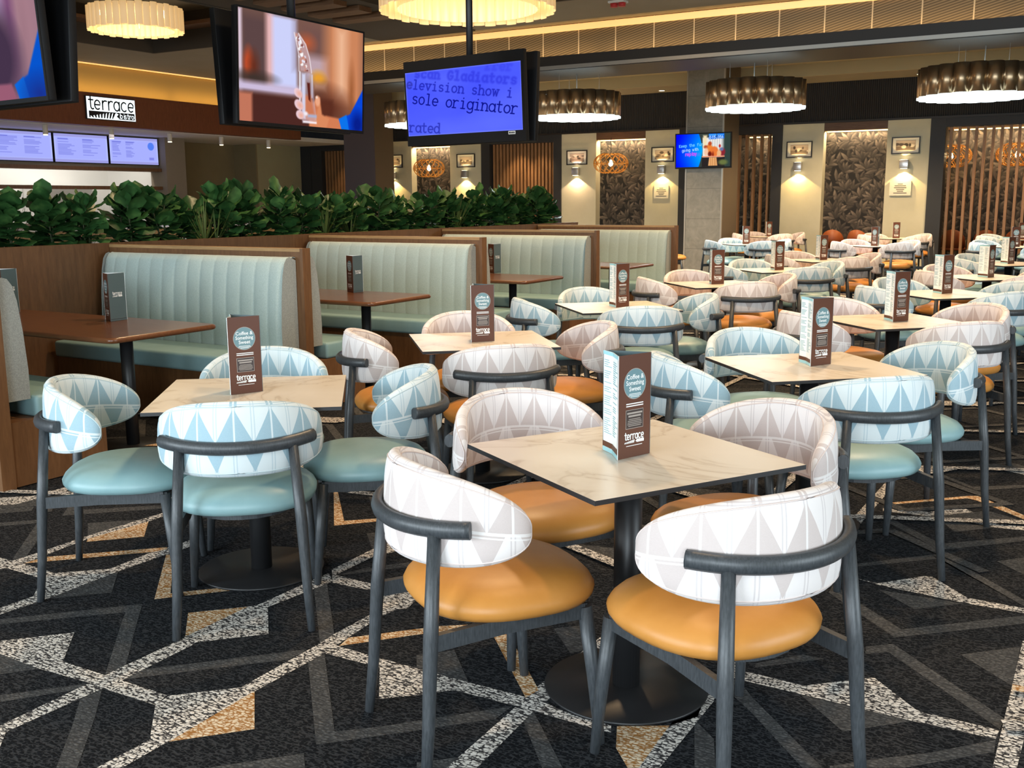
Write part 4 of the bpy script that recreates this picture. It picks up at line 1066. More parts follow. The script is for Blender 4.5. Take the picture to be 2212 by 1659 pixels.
# measured chair poses; the rest stand square to their table: side -> (x, y, facing)
POSE = {
 ('T1', 'left'): (-1.435, 2.247, 56.5), ('T1', 'right'): (-.765, 2.352, 150), ('T1', 'far left'): (-1.635, 2.915, -31), ('T1', 'far right'): (-.955, 3.11, 243),
 ('T2', 'near'): (-2.617, 2.558, 130.2), ('T2', 'left'): (-3.263, 2.542, 36), ('T2', 'far'): (-3.19, 3.27, -52), ('T2', 'right'): (-2.50, 3.19, 218),
 ('T4', 'near'): (-.824, 4.096, 134),
}
RND = random.Random(11)
def far_word(k): return {'near': 'near side', 'far': 'far side', 'left': 'left side', 'right': 'right side', 'far left': 'far left side', 'far right': 'far right side'}[k]
for key, (tx, ty, rot, kind, desc, mn) in WHERE.items():
    table(tx, ty, rot, 'square marble-look pedestal table, ' + desc)
    menu(mn[0], mn[1], mn[2], 'folded card menu standing on ' + desc)
    what = 'teal-seated blue patterned chair' if kind == 'blue' else 'mustard-seated pink patterned chair'
    names = ['left', 'right', 'far left', 'far right'] if key == 'T1' else ['near', 'right', 'far', 'left']
    for s_ in names:
        if (key, s_) in POSE: x, y, az = POSE[(key, s_)]
        else:
            # the four sides of a table turned by rot: the near side faces the photographer's left foreground
            a = {'near': rot - 90, 'right': rot, 'far': rot + 90, 'left': rot + 180}[s_] + RND.uniform(-3, 3)
            o = (.50 if s_ in ('left', 'right') else .54) + RND.uniform(-.02, .02)
            x, y, az = tx + o * math.cos(math.radians(a)), ty + o * math.sin(math.radians(a)), a + 180 + RND.uniform(-7, 7)
        chair(kind, x, y, az, '%s, %s of %s' % (what, far_word(s_), desc))
chair('pink', -7.05, 17.6, 20, 'pink patterned chair half hidden behind the last booth bench')

# rust leather chairs in the niches
def rust_chair(label):
    t = thing('tub_chair', label, 'chair', group='rust leather tub chairs')
    MB().lathe([(.02, .40), (.22, .40), (.24, .43), (.23, .46), (.0, .47)], 24).build('seat', M['orange_leather'], t)
    mb = MB(); n = 20; vs = []; fs = []
    for i in range(n + 1):
        a = math.radians(200 + 140 * i / n); ed = math.sin(PI * i / n) ** .45
        for o, z0, z1 in ((.25, .46, .46 + .36 * ed + .01), (.215, .46, .46 + .36 * ed + .01)):
            vs += [(o * math.cos(a), o * math.sin(a), z0), (o * 1.04 * math.cos(a), o * 1.04 * math.sin(a), z1)]
    for i in range(n):
        b, c = 4 * i, 4 * i + 4
        fs += [(b, c, c + 1, b + 1), (b + 3, c + 3, c + 2, b + 2), (b + 1, c + 1, c + 3, b + 3), (b, b + 2, c + 2, c)]
    fs += [(0, 1, 3, 2), (4 * n, 4 * n + 2, 4 * n + 3, 4 * n + 1)]
    mb.add(vs, fs, True); mb.build('backrest', M['orange_leather'], t)
    for sx in (1, -1):
        for sy in (1, -1): put('leg', MB().tube([(sx * .19, sy * .19, .001), (sx * .15, sy * .15, .41)], [.012, .016], 8).mesh('leg', M['frame']), t)
    return t
r0 = None
for k, (x, y, a, lb) in enumerate(((-5.27, 22.3, 10, 'left of the two in the open wallpaper niche'), (-4.72, 22.35, -8, 'right of the two in the open wallpaper niche'),
        (-3.0, 23.1, 0, 'first behind the wide slat screen'), (-2.4, 23.15, 5, 'second behind the wide slat screen'), (-1.8, 23.1, -5, 'third behind the wide slat screen'), (-1.2, 23.1, 0, 'fourth behind the wide slat screen'))):
    lb = 'rounded rust leather chair, ' + lb
    if r0 is None: r0 = rust_chair(lb); r0.location = (x, y, 0); r0.rotation_euler = (0, 0, math.radians(a))
    else: dup(r0, (x, y, 0), math.radians(a), lb)

# ---------------------------------------------------------------- booths
DIV = [3.07, 5.375, 7.67, 9.95, 12.22]; XA, XB = -4.81, -6.72
ORD = ('first', 'second', 'third', 'fourth', 'last')
def bench_meshes():
    zs = [(.002, .445), (.0, .60), (.012, .80), (.030, .96), (.05, 1.04), (.075, 1.075), (.105, 1.085), (.13, 1.075)]
    L = XA - .05 - XB; n = 13 * 14; mb = MB(); vs = []; m_ = len(zs)
    for i in range(n + 1):
        x = XB + .02 + (L - .02) * i / n; ph = (i / n * 14) % 1.0
        s_ = abs(math.sin(PI * ph)) ** .45
        e = min(1, min(i, n - i) / 5) ** .5
        for k, (y, z) in enumerate(zs):
            vs.append((x, -.165 + y + (1 - s_) * .009 + (1 - e) * .03, z))
    fs = [(i * m_ + k, (i + 1) * m_ + k, (i + 1) * m_ + k + 1, i * m_ + k + 1) for i in range(n) for k in range(m_ - 1)]
    mb.add(vs, fs, True, 0)
    side = [(-.165 + y, z) for y, z in zs] + [(0, 1.06), (0, .445)]
    for x in (XB + .02, XA - .05):
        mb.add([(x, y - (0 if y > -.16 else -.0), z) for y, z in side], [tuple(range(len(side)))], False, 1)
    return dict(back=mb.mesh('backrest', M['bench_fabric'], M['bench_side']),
                seat=MB().bbox(XB + .02, XA - .015, -.60, -.17, .345, .462, .022, 4).mesh('seat_cushion', M['teal_vinyl']),
                base=MB().box(XB + .02, XA - .005, -.575, -.01, .006, .345).mesh('base', M['booth_timber']))
BM = bench_meshes()
BENCH0 = []
def bench(y, facing_far, label):
    loc = (0, y, 0)
    if not BENCH0:
        t = thing('booth_bench', label, 'bench', loc, 0, 'upholstered booth benches')
        put('backrest', BM['back'], t); put('seat_cushion', BM['seat'], t); put('base', BM['base'], t); BENCH0.append(t)
    else: t = dup(BENCH0[0], loc, 0, label)
    t.scale = (1, -1 if facing_far else 1, 1)
    return t
for k, y in enumerate(DIV):
    dv = thing('booth_divider', 'timber partition with pale top edge at the %s end of %s' % (('near', 'far', 'far', 'far', 'far')[k], ('the first booth', 'the first booth', 'the second booth', 'the third booth', 'the last booth')[k]), 'partition', (0, y, 0), 0, 'booth partitions')
    MB().box(XB - .05, XA + .01, -.036, .036, .003, 1.118).build('panel', M['booth_timber'], dv)
    MB().box(XB - .05, XA + .012, -.038, .038, 1.118, 1.140).build('cap', M['cap_timber'], dv)
    MB().box(XA - .012, XA + .014, -.0385, .0385, .004, 1.141).build('end_trim', M['booth_timber'], dv)
    if k > 0: bench(y - .040, False, 'pale blue channel-tufted bench on the far side of the %s booth' % ('first', 'second', 'third', 'last')[k - 1])
    if k < 4: bench(y + .040, True, 'pale blue channel-tufted bench on the near side of the %s booth' % ('first', 'second', 'third', 'last')[k])
# timber back wall of the booths carrying the planter
pb = thing('planter_trough', 'long timber planter trough along the back of the booths', 'planter', (0, 0, 0))
MB().box(-6.83, -6.78, 1.0, 13.4, .006, 1.15).build('front_panel', M['booth_timber'], pb)
MB().box(-7.28, -7.23, 1.0, 13.4, .006, 1.13).build('rear_panel', M['booth_timber'], pb)
for yy, nm in ((1.0, 'end_panel'), (13.36, 'end_panel')): MB().box(-7.23, -6.83, yy, yy + .04, .006, 1.13).build(nm, M['booth_timber'], pb)
MB().box(-7.23, -6.83, 1.04, 13.36, .9, 1.07).build('soil', M['soil'], pb)
# booth tables
def booth_table(y, label, first=[None]):
    if first[0] is None:
        t = thing('booth_table', label, 'table', (0, y, 0), 0, 'timber booth tables')
        x0, x1, hy = -6.62, -4.71, .395; r = .05; pts = []
        for cx, cy, a0 in ((x1 - r, hy - r, 0), (x0 + r, hy - r, 90), (x0 + r, -hy + r, 180), (x1 - r, -hy + r, 270)):
            pts += [(cx + r * math.cos(math.radians(a0 + 15 * i)), cy + r * math.sin(math.radians(a0 + 15 * i))) for i in range(7)]
        mb = MB(); n = len(pts); prof = [(-.012, .690), (-.003, .694), (0, .706), (-.003, .718), (-.012, .722)]; vs = []; cxm, cym = (x0 + x1) / 2, 0
        for o, z in prof:
            for px_, py_ in pts:
                d = Vector((px_ - cxm, py_ - cym)); vs.append((px_ + o * (1 if d.x > 0 else -1), py_ + o * (1 if d.y > 0 else -1), z))
        fs = [(k * n + i, k * n + (i + 1) % n, (k + 1) * n + (i + 1) % n, (k + 1) * n + i) for k in range(4) for i in range(n)]
        mb.add(vs, fs, True); mb.f += [tuple(reversed(range(n))), tuple(range(4 * n, 5 * n))]; mb.sm += [False, False]; mb.mi += [0, 0]
        mb.build('tabletop', M['table_timber'], t)
        for xx in (-5.08, -6.15):
            put('column', MB().lathe([(.038, .011), (.038, .689)], 20, (xx, 0, 0)).mesh('column', M['black_metal']), t)
            put('base_plate', MB().lathe([(.20, .002), (.202, .006), (.198, .010), (0, .012)], 40, (xx, 0, 0)).mesh('base_plate', M['black_metal']), t)
        first[0] = t; return t
    return dup(first[0], (0, y, 0), 0, label)
for k, y in enumerate((4.075, 6.36, 8.64, 10.92)):
    booth_table(y, 'dark polished timber table in the %s booth' % ('first', 'second', 'third', 'last')[k])
# menus on the booth tables: slate face towards the aisle
for (x, y, az, lb) in ((-5.409, 4.234, 96.3, 'front right one on the first booth table'), (-6.44, 4.20, 103, 'rear left one on the first booth table'),
                       (-5.36, 6.555, 94.2, 'on the second booth table'), (-5.515, 9.0, 90, 'on the third booth table'), (-5.547, 11.2, 93, 'on the last booth table')):
    # (x, y) is the brown and slate corner, az the direction of the slate face
    r_ = az - 121.7 ; c_, s_ = math.cos(math.radians(r_)), math.sin(math.radians(r_))
    menu(x - .132 * c_, y - .132 * s_, r_, 'upright slate and brown folded menu, ' + lb)

# ---------------------------------------------------------------- plants in the trough
def leaf_into(mb, base, az, el, L, W, curl, roll, rnd):
    """obovate leathery leaf with folded midrib"""
    n = 6; vs = []; fs = []
    d = Vector((math.cos(az) * math.cos(el), math.sin(az) * math.cos(el), math.sin(el)))
    side = Vector((-math.sin(az), math.cos(az), 0)); up = d.cross(side) * -1
    side = (side * math.cos(roll) + up * math.sin(roll)); up = side.cross(d)
    p = Vector(base); prof = [.10, .30, .62, .92, 1.0, .78, .06]
    dirv = d.copy()
    for i in range(n + 1):
        wv = W * prof[i] * (1 + .06 * math.sin(5 * i + rnd))
        for k, q in ((-1, 1), (-.5, .35), (0, 0), (.5, .35), (1, 1)):
            vs.append(p + side * (wv * k) + up * (wv * .28 * q + .006 * math.sin(3 * i + 2 * k + rnd)))
        dirv = (dirv - Vector((0, 0, curl / n))).normalized(); p = p + dirv * (L / n)
    for i in range(n):
        for k in range(4): fs.append((i * 5 + k, i * 5 + k + 1, i * 5 + k + 6, i * 5 + k + 5))
    mb.add(vs, fs, True)
def plant_proto(seed, label, grassy=False):
    r = random.Random(seed); t = thing('fiddle_leaf_plant', label, 'plant', group='broad-leaved plants in the trough')
    fo = MB(); st = MB()
    for s_ in range(3):
        a = r.uniform(0, 6.28); bx, by = .05 * math.cos(a), .05 * math.sin(a); h = r.uniform(.30, .42)
        tx_, ty_ = bx + r.uniform(-.10, .10), by + r.uniform(-.10, .10)
        st.tube([(bx, by, 0), ((bx + tx_) / 2, (by + ty_) / 2, h * .55), (tx_, ty_, h)], [.008, .007, .005], 6)
        m_ = 21
        for k in range(m_):
            f = .12 + .88 * (k / (m_ - 1)); az = k * 2.4 + s_ + r.uniform(-.4, .4)
            el = -.25 + 1.25 * f + r.uniform(-.25, .25)
            L = r.uniform(.15, .23) * (1.05 - .15 * f); p = (bx + (tx_ - bx) * f, by + (ty_ - by) * f, h * f)
            leaf_into(fo, p, az, el, L, L * r.uniform(.36, .47), r.uniform(-.1, .5), r.uniform(-.5, .5), r.uniform(0, 6))
    put('foliage', fo.mesh('foliage', M['leaf']), t); put('stems', st.mesh('stems', M['stem']), t)
    if grassy:
        gb = MB()
        for k in range(26):
            a = r.uniform(0, 6.28); l_ = r.uniform(.25, .5); e = r.uniform(.7, 1.4); d = Vector((math.cos(a) * math.cos(e), math.sin(a) * math.cos(e), math.sin(e))); s_ = Vector((-math.sin(a), math.cos(a), 0)) * .006
            p0 = Vector((-.12, .1, .02)); p1 = p0 + d * l_; gb.add([p0 - s_, p0 + s_, p0 + d * l_ * .6 + s_, p1, p0 + d * l_ * .6 - s_], [(0, 1, 2, 4), (4, 2, 3)])
        put('grass_blades', gb.mesh('grass_blades', M['grass_leaf']), t)
    return t
NTH = ('first', 'second', 'third', 'fourth', 'fifth', 'sixth', 'seventh', 'eighth', 'ninth', 'tenth', 'eleventh', 'twelfth', 'thirteenth', 'fourteenth', 'fifteenth', 'sixteenth', 'seventeenth', 'eighteenth', 'nineteenth', 'twentieth', 'twenty-first', 'twenty-second', 'twenty-third', 'twenty-fourth', 'twenty-fifth', 'twenty-sixth')
protos = []
ys_p = [4.30 + .36 * k for k in range(25)]
for k, y in enumerate(ys_p):
    lb = 'bushy broad-leaved green plant, %s from the near end of the planter trough' % NTH[k]
    x = -7.08 + RND.uniform(-.04, .04); sc = RND.uniform(.92, 1.12)
    if k < 5:
        t = plant_proto(20 + k, lb, k in (1, 3)); t.location = (x, y, 1.07); t.scale = (sc,) * 3; protos.append(t)
    else: dup(protos[(k * 3) % 5], (x, y + RND.uniform(-.05, .05), 1.07), RND.uniform(0, 6.28), lb, None, (sc, sc, sc * RND.uniform(.92, 1.05)))

# ---------------------------------------------------------------- televisions
def tv(label, pos, rz, paint, wid=1.27, hgt=.725, tilt=6, pole=True, bezel=(.012, .012, .012, .022), twin=True, es=None):
    """pos: bottom centre of the front screen; rz turns the screen's front from -y"""
    t = thing('television', label, 'television', pos, rz)
    bl, br_, bt, bb = bezel
    R_ = Matrix.Rotation(math.radians(tilt), 4, 'X')
    mb = MB(); mb.bbox(-wid / 2, wid / 2, .003, .045, 0, hgt, .004, 2); mb.bbox(-wid * .3, wid * .3, .045, .075, .08, hgt * .7, .008, 2)
    o = mb.build('cabinet', M['black_plastic'], t); o.data.transform(R_)
    bz = MB(); bz.box(-wid / 2, -wid / 2 + bl, -.004, .003, 0, hgt); bz.box(wid / 2 - br_, wid / 2, -.004, .003, 0, hgt); bz.box(-wid / 2 + bl, wid / 2 - br_, -.004, .003, 0, bb); bz.box(-wid / 2 + bl, wid / 2 - br_, -.004, .003, hgt - bt, hgt)
    o = bz.build('bezel', M['black_plastic'], t); o.data.transform(R_)
    w_, h_ = wid - bl - br_, hgt - bb - bt
    me = paint.mesh('screen', w_, h_, M['screen']); me.transform(R_ @ Matrix.Translation(((bl - br_) / 2, .001, bb)))
    put('screen', me, t)
    if twin:
        mb = MB(); R2 = Matrix.Translation((0, .165, 0)) @ Matrix.Rotation(math.radians(-tilt), 4, 'X')
        mb.bbox(-wid / 2, wid / 2, -.045, 0, 0, hgt, .004, 2); mb.bbox(-wid * .3, wid * .3, -.075, -.045, .08, hgt * .7, .008, 2)
        o = mb.build('rear_television', M['black_plastic'], t); o.data.transform(R2)
        mb = MB(); mb.box(-.22, .22, .07, .10, .25, .55); o = mb.build('mount', M['black_metal'], t)
    if pole: MB().tube([(0, .085, .3), (0, .085, 4.2 - pos[2] - .004)], .03, 14).build('ceiling_pole', M['black_metal'], t)
    return t
clip = hand_clip()
tv('ceiling-hung television showing a hand holding up a tall glass', (-5.0, 5.645, 1.955), math.radians(90), clip, 1.29, .735, 3)
cl2 = hand_clip(); cl2.rect(-1, 3, -1, 2, (.62, .48, .56), .01, .86); cl2.rect(1.22, 1.42, .55, 2, (.66, .55, .68), .06); cl2.ell(1.44, .62, .05, .30, (.46, .28, .44), .06); cl2.ell(1.1, .30, .40, .36, (.27, .20, .29), .10); cl2.poly([(1.0, -.1), (1.0, .12), (1.36, .11), (1.46, -.1)], (.60, .36, .45), .012); cl2.poly([(1.40, .10), (1.58, .16), (1.78, .46), (1.9, .5), (1.9, -.1), (1.5, -.1)], (.03, .33, .80), .01); cl2.poly([(1.40, .10), (1.52, .15), (1.58, -.05), (1.46, -.05)], (.05, .42, .88), .006)
cl2.ell(1.7, .02, .16, .10, (.12, .16, .50), .10, .8)
tv('nearest ceiling-hung television, only its lower right corner with a blue sleeve in view', (-5.29, 3.415, 1.955), math.radians(-4), cl2, 1.30, .735, 3)
def mono_clip():
    p = Paint(420, 236, 1.78, (.30, .36, 1.0)); rs = np.random.RandomState(2)
    for k in range(26): p.ell(rs.rand() * 1.78, rs.rand(), .15 + .25 * rs.rand(), .1 + .15 * rs.rand(), [(.25, .30, 1.0), (.42, .48, 1.0), (.36, .42, 1.0)][k % 3], .15, .45)
    ink = (.04, .06, .52); a = math.radians(-4.5)
    p.text('sole originator', .085, .52, .112, .0175, ink, .0035, 1, math.radians(-10), 1.10, True, True, .90)
    p.text('levision show i', .115, .745, .094, .015, (.08, .10, .64), .009, .95, math.radians(-9.8), 1.21, True, True, .92); p.text('e', .015, .762, .095, .016, (.14, .14, .55), .016, .9, a)
    p.text('scan Gladiators', .16, .925, .085, .018, (.16, .18, .84), .026, .85, math.radians(-9.2), 1.36, True, True, .92)
    p.text('rated', .02, .075, .10, .015, (.10, .12, .60), .010, .9, math.radians(-6), 1.10, True, True, .92)
    p.text('rrer', 1.28, .93, .08, .018, (.20, .22, .90), .035, .7, math.radians(-8), 1.36, True, True, .92)
    for x0, x1, z0, z1 in ((0, .01, 0, 1), (1.77, 1.78, 0, 1), (0, 1.78, 0, .012), (0, 1.78, .988, 1)): p.rect(x0, x1, z0, z1, (.55, .60, 1), .008, .6)
    return p
t3 = tv('ceiling-hung television with a blue screen of typewritten text', (-5.09, 7.83, 1.955), math.radians(-7.4), mono_clip(), 1.37, .745, 3, True, (.012, .03, .095, .09))
R3 = Matrix.Rotation(math.radians(3), 4, 'X')
sb = MB(); sb.box(.50, .575, -.0055, -.004, .058, .085, 0)
for k in range(4): sb.box(.507 + .016 * k, .519 + .016 * k, -.0062, -.0055, .064, .079, 1)
st_ = sb.mesh('maker_sticker', M['menu_white'], M['sign_ink']); st_.transform(R3); put('sticker', st_, t3)
def replay_clip():
    p = Paint(300, 168, 1.78, (.22, .26, .24))
    p.rect(.88, 1.70, .25, .88, (.93, .92, .90), .02)
    for k in range(7): p.rect(1.12 + .075 * k, 1.14 + .075 * k, .4, .85, (.62, .66, .68), .012, .7)
    p.rect(.9, 1.02, .6, .95, (.95, .88, .72), .03); p.rect(1.55, 1.78, .0, 1, (.20, .27, .25), .05)
    p.ell(1.1, .52, .12, .16, (.93, .52, .20), .02); p.ell(1.12, .70, .06, .06, (.75, .30, .15), .02); p.ell(1.26, .45, .14, .16, (.92, .48, .22), .02)
    p.ell(.98, .60, .06, .05, (.70, .30, .18), .02); p.ell(1.0, .45, .07, .12, (.96, .78, .66), .02); p.ell(1.12, .38, .06, .08, (.45, .12, .08), .02); p.ell(1.22, .36, .03, .08, (.55, .16, .10), .02)
    p.ell(1.44, .62, .035, .05, (.75, .22, .20), .01); p.ell(1.52, .44, .10, .12, (.55, .16, .20), .02); p.ell(1.50, .52, .06, .05, (.40, .48, .66), .02); p.ell(1.42, .40, .07, .10, (.93, .72, .52), .02)
    p.rect(.86, 1.60, .29, .325, (.94, .60, .45), .006); p.rect(.86, 1.6, .0, .285, (.17, .15, .15), .01)
    p.poly([(1.10, .28), (1.34, .28), (1.37, .03), (1.07, .03)], (.92, .68, .44), .008)
    for x in (1.14, 1.2, 1.27, 1.32): p.rect(x, x + .012, .03, .27, (.66, .40, .22), .008)
    p.ell(1.55, .13, .14, .08, (.42, .46, .26), .03)
    d = np.hypot(p.X + 1.05, p.Z - .5); mk = p.soft(d - 1.93 + .12 * np.abs(p.Z - .5), .01); f = np.clip(p.X / .95 + .15 * np.sin(p.Z * 4), 0, 1)[..., None]
    p.C = p.C * (1 - mk[..., None]) + mk[..., None] * (np.array((.0, .02, .98)) * (1 - f) + np.array((.0, .66, 1.0)) * f)
    p.text('Keep the fun', .10, .60, .058, .016, (.45, .82, 1), .005, 1, .06, 1.18); p.text('going with', .20, .47, .055, .016, (.70, .84, 1), .005, 1, .06, 1.15)
    p.rect(.30, .80, .335, .43, (.42, .50, 1), .02, .5); p.text('replay', .31, .345, .065, .022, (.86, .30, 1), .006, 1, .05, 1.12)
    p.rect(1.08, 1.33, .83, .995, (.05, .42, .92), .006); p.rect(1.35, 1.58, .84, .995, (.05, .40, .90), .006)
    p.rect(1.08, 1.33, .94, .97, (.35, .72, 1), .006); p.rect(1.35, 1.56, .94, .97, (.3, .66, 1), .006)
    p.text('0:15', 1.10, .845, .055, .014, (.85, .95, 1), .004, 1, .02, 1.05); p.text('056', 1.38, .855, .05, .014, (.80, .93, 1), .004, 1, .02, 1.2)
    return p
tv('small television on the stone column with a blue and orange advert', (-7.315, 19.93, 2.075), 0, replay_clip(), 1.17, .69, 2, False, (.02, .025, .02, .03), False)
MB().box(-7.5, -7.1, 19.95, 19.99, 2.3, 2.6).build('bracket_tmp', M['black_metal'])
bt_ = bpy.data.objects['bracket_tmp']; bt_.name = 'television_bracket'; tag(bt_, 'black wall bracket behind the small column television', 'bracket')

# menu screens over the servery
def board(seed, circle=False):
    p = Paint(150, 74, 2.2, (.72, .76, 1.0)); rs = np.random.RandomState(seed)
    p.rect(0, 2.2, .0, .10, (.62, .62, .88), .01); p.rect(0, 2.2, .90, 1, (.62, .62, .88), .01); p.rect(.05, 2.15, .11, .89, (.66, .69, 1.0), .03)
    for x0 in ((.15, 1.15) if not circle else (.12, .72)):
        z = .80
        while z > .24:
            L = (.35 + .45 * rs.rand()) * (.95 if not circle else .5); p.rect(x0, x0 + L, z, z + .018, (.42, .44, .84), .012, .8); z -= .045 if rs.rand() < .75 else .09
        p.rect(x0, x0 + .4, .815, .84, (.36, .38, .80), .01, .8)
    if circle: p.ell(1.88, .70, .15, .15, (.33, .50, .95), .01); p.rect(1.78, 2.0, .18, .27, (.5, .52, .9), .02)
    return p
bz_y = [11.66, 13.08, 14.50, 15.92]
for k, y in enumerate(bz_y):
    t = thing('menu_screen', 'lilac glowing menu screen, %s over the kitchen pass' % ('leftmost', 'second', 'third', 'rightmost, with a blue disc'.replace(', with a blue disc', ''))[k], 'menu screen', (-19.955, y + .70, 2.345), math.radians(90), 'menu screens over the kitchen pass')
    MB().box(-.70, .70, .001, .06, 0, .63).build('cabinet', M['black_plastic'], t)
    me = board(k + 3, k == 3).mesh('screen', 1.36, .60, M['screen']); me.transform(Matrix.Translation((0, -.002, .015))); put('screen', me, t)
for k, y in enumerate((11.73, 13.29, 14.85, 16.40, 17.94, 19.51)):
    t = thing('spotlight', 'small white cylinder downlight under the bulkhead, %s from the left' % NTH[k], 'spotlight', (-18.5, y, 2.80), 0, 'cylinder downlights under the bulkhead')
    MB().lathe([(.045, .012), (.05, .02), (.05, .185), (.04, .199)], 18).build('body', M['spot_white'], t); MB().lathe([(.042, .0), (.042, .012)], 18).build('lens', M['spot_lens'], t)
    light('servery_spot', 'SPOT', (-18.5, y, 2.79), 30, (1, .8, .5), (-18.6, y, 0), angle=math.radians(80), blend=.6, radius=.03)
# illuminated sign
sg = thing('bistro_sign', 'illuminated white sign with the terrace bistro wordmark on the timber bulkhead', 'sign', (-17.985, 14.455, 3.125), math.radians(90))
MB().bbox(-.60, .60, -.03, .012, 0, .455, .008, 2).build('case', M['frame_black'], sg)
s1 = MB(); s1.box(-.585, .585, -.036, -.031, .015, .44); s1.build('lit_face', M['sign_face'], sg)
lt = MB(); lettering(lt, 'terrace', -.55, .20, .178, .030, -.0375, 1.10); lt.build('wordmark', M['sign_ink'], sg, False)
bar = MB(); flat(bar, [(-.55, .035), (.56, .035), (.56, .165), (-.55, .165)], -.0372, 0)
for k in range(9):
    a = -.50 + .066 * k; flat(bar, [(a, .037), (a + .034, .037), (a + .028 + .010 * (k - 3), .037 + .118 * min(1, .25 + .13 * k)), (a + .012 + .009 * (k - 4), .042 + .09 * min(1, .2 + .14 * k))], -.0378, 1)
flat(bar, [(.02, .037), (.10, .16), (.16, .13), (.11, .085), (.18, .042)], -.0376, 1)
lettering(bar, 'bistro', .20, .055, .066, .013, -.0382, .34, 1); bar.build('leaf_bar', [M['sign_ink'], M['sign_face']], sg, False)

# ---------------------------------------------------------------- hanging lamps
def wavy(R_, n_w, amp, z0, z1, steps, phase=0):
    return [((R_ + amp * abs(math.sin(n_w * PI * i / steps)) ** .7) * math.cos(2 * PI * i / steps), (R_ + amp * abs(math.sin(n_w * PI * i / steps)) ** .7) * math.sin(2 * PI * i / steps)) for i in range(steps)]
def drum(label):
    t = thing('drum_pendant', label, 'pendant light', (0, 0, 0), 0, 'fluted bronze drum pendants')
    n = 20 * 12; P = wavy(.675, 20, .085, 0, 0, n); Q = [(x * .975, y * .975) for x, y in P]
    mb = MB(); vs = [(x, y, .03) for x, y in P] + [(x, y, .42) for x, y in P] + [(x, y, .03) for x, y in Q] + [(x, y, .42) for x, y in Q]
    fs = []
    for i in range(n):
        j = (i + 1) % n; fs += [(i, j, n + j, n + i), (2 * n + j, 2 * n + i, 3 * n + i, 3 * n + j), (n + i, n + j, 3 * n + j, 3 * n + i), (j, i, 2 * n + i, 2 * n + j)]
    mb.add(vs, fs, True); put('shade', mb.mesh('shade', M['bronze']), t)
    mb = MB(); mb.prism([(x * 1.0, y * 1.0) for x, y in P], 0.0, .035); put('diffuser', mb.mesh('diffuser', M['opal_light']), t)
    mb = MB()
    for a in range(3): mb.tube([(.4 * math.cos(a * 2.1), .4 * math.sin(a * 2.1), .36), (.4 * math.cos(a * 2.1), .4 * math.sin(a * 2.1), .715)], .003, 5)
    for a in range(3): mb.tube([(.71 * math.cos(a * 2.1), .71 * math.sin(a * 2.1), .36), (0, 0, .36)], .006, 5)
    mb.tube([(.08, .1, .36), (.085, .1, .715)], .008, 6); put('suspension_wires', mb.mesh('suspension_wires', M['wire']), t)
    return t
d0 = drum('fluted bronze drum pendant nearest the right edge, before the wide slat screen'); d0.location = (-1.93, 16, 2.82)
for x, lb in ((-5.05, 'fluted bronze drum pendant right of the small column television'), (-8.15, 'fluted bronze drum pendant left of the stone column'), (-11.25, 'fluted bronze drum pendant half hidden by the blue text television')):
    dup(d0, (x, 16, 2.82), x, lb)
for x in (-1.93, -5.05, -8.15, -11.25): light('pendant_light', 'AREA', (x, 16, 2.80), 45, (.85, .97, 1), (x, 16, 0), 1.1)
def chandelier(label, cat_loc, D, H, n):
    t = thing('chandelier', label, 'chandelier', cat_loc)
    R_ = D / 2
    mb = MB()
    for rr_, zz in ((R_ - .02, H - .03), (R_ * .80, H - .03)):
        mb.tube([(rr_ * math.cos(2 * PI * i / 48), rr_ * math.sin(2 * PI * i / 48), zz) for i in range(49)], .012, 6, caps=False)
    for a in range(4): mb.tube([(0, 0, H), (R_ * math.cos(a * PI / 2), R_ * math.sin(a * PI / 2), H - .03)], .01, 6)
    top_z = ZC + .62 - cat_loc[2]
    for a in range(3): mb.tube([(.3 * R_ * math.cos(a * 2.1), .3 * R_ * math.sin(a * 2.1), H - .02), (.3 * R_ * math.cos(a * 2.1), .3 * R_ * math.sin(a * 2.1), top_z)], .006, 6)
    mb.build('ring_frame', M['black_metal'], t)
    w_ = 2 * PI * R_ / n * .485
    def rod(rr_, wd, h0):
        mb = MB(); k = 7; vs = []
        for z in (h0, H):
            for i in range(k):
                a = -PI / 2 + PI * i / (k - 1); vs.append((rr_ + .35 * wd * math.cos(a), wd * math.sin(a), z))
        mb.add(vs, [(i, i + 1, k + i + 1, k + i) for i in range(k - 1)], True); return mb.mesh('glass_tube', M['glass_rod'])
    me, me2 = rod(R_, w_, 0), rod(R_ * .80, w_ * .80, 0.02 * H)
    for i in range(n):
        o = put('glass_tube', me, t); o.rotation_euler = (0, 0, 2 * PI * i / n); o.location = (0, 0, -.012 * (i % 2))
    for i in range(n):
        o = put('inner_glass_tube', me2, t); o.rotation_euler = (0, 0, 2 * PI * (i + .5) / n)
    for i in range(8):
        a = 2 * PI * i / 8; o = put('bulb', MB().lathe([(.005, -.05), (.03, -.03), (.035, 0), (.02, .04), (.012, .06)], 10, (.9 * R_ * math.cos(a), .9 * R_ * math.sin(a), H * .55)).mesh('bulb', M['bulb']), t)
    light('chandelier_light', 'POINT', (cat_loc[0], cat_loc[1], cat_loc[2] + .1), 14 * D, (1, .72, .38), radius=.3)
    return t
chandelier('large round chandelier of glowing glass tubes above the blue text television', (-7.10, 11.03, 3.735), 2.10, .50, 44)
chandelier('smaller round chandelier of glowing glass tubes above the bistro sign', (-13.51, 11.45, 4.10), 1.40, .34, 40)
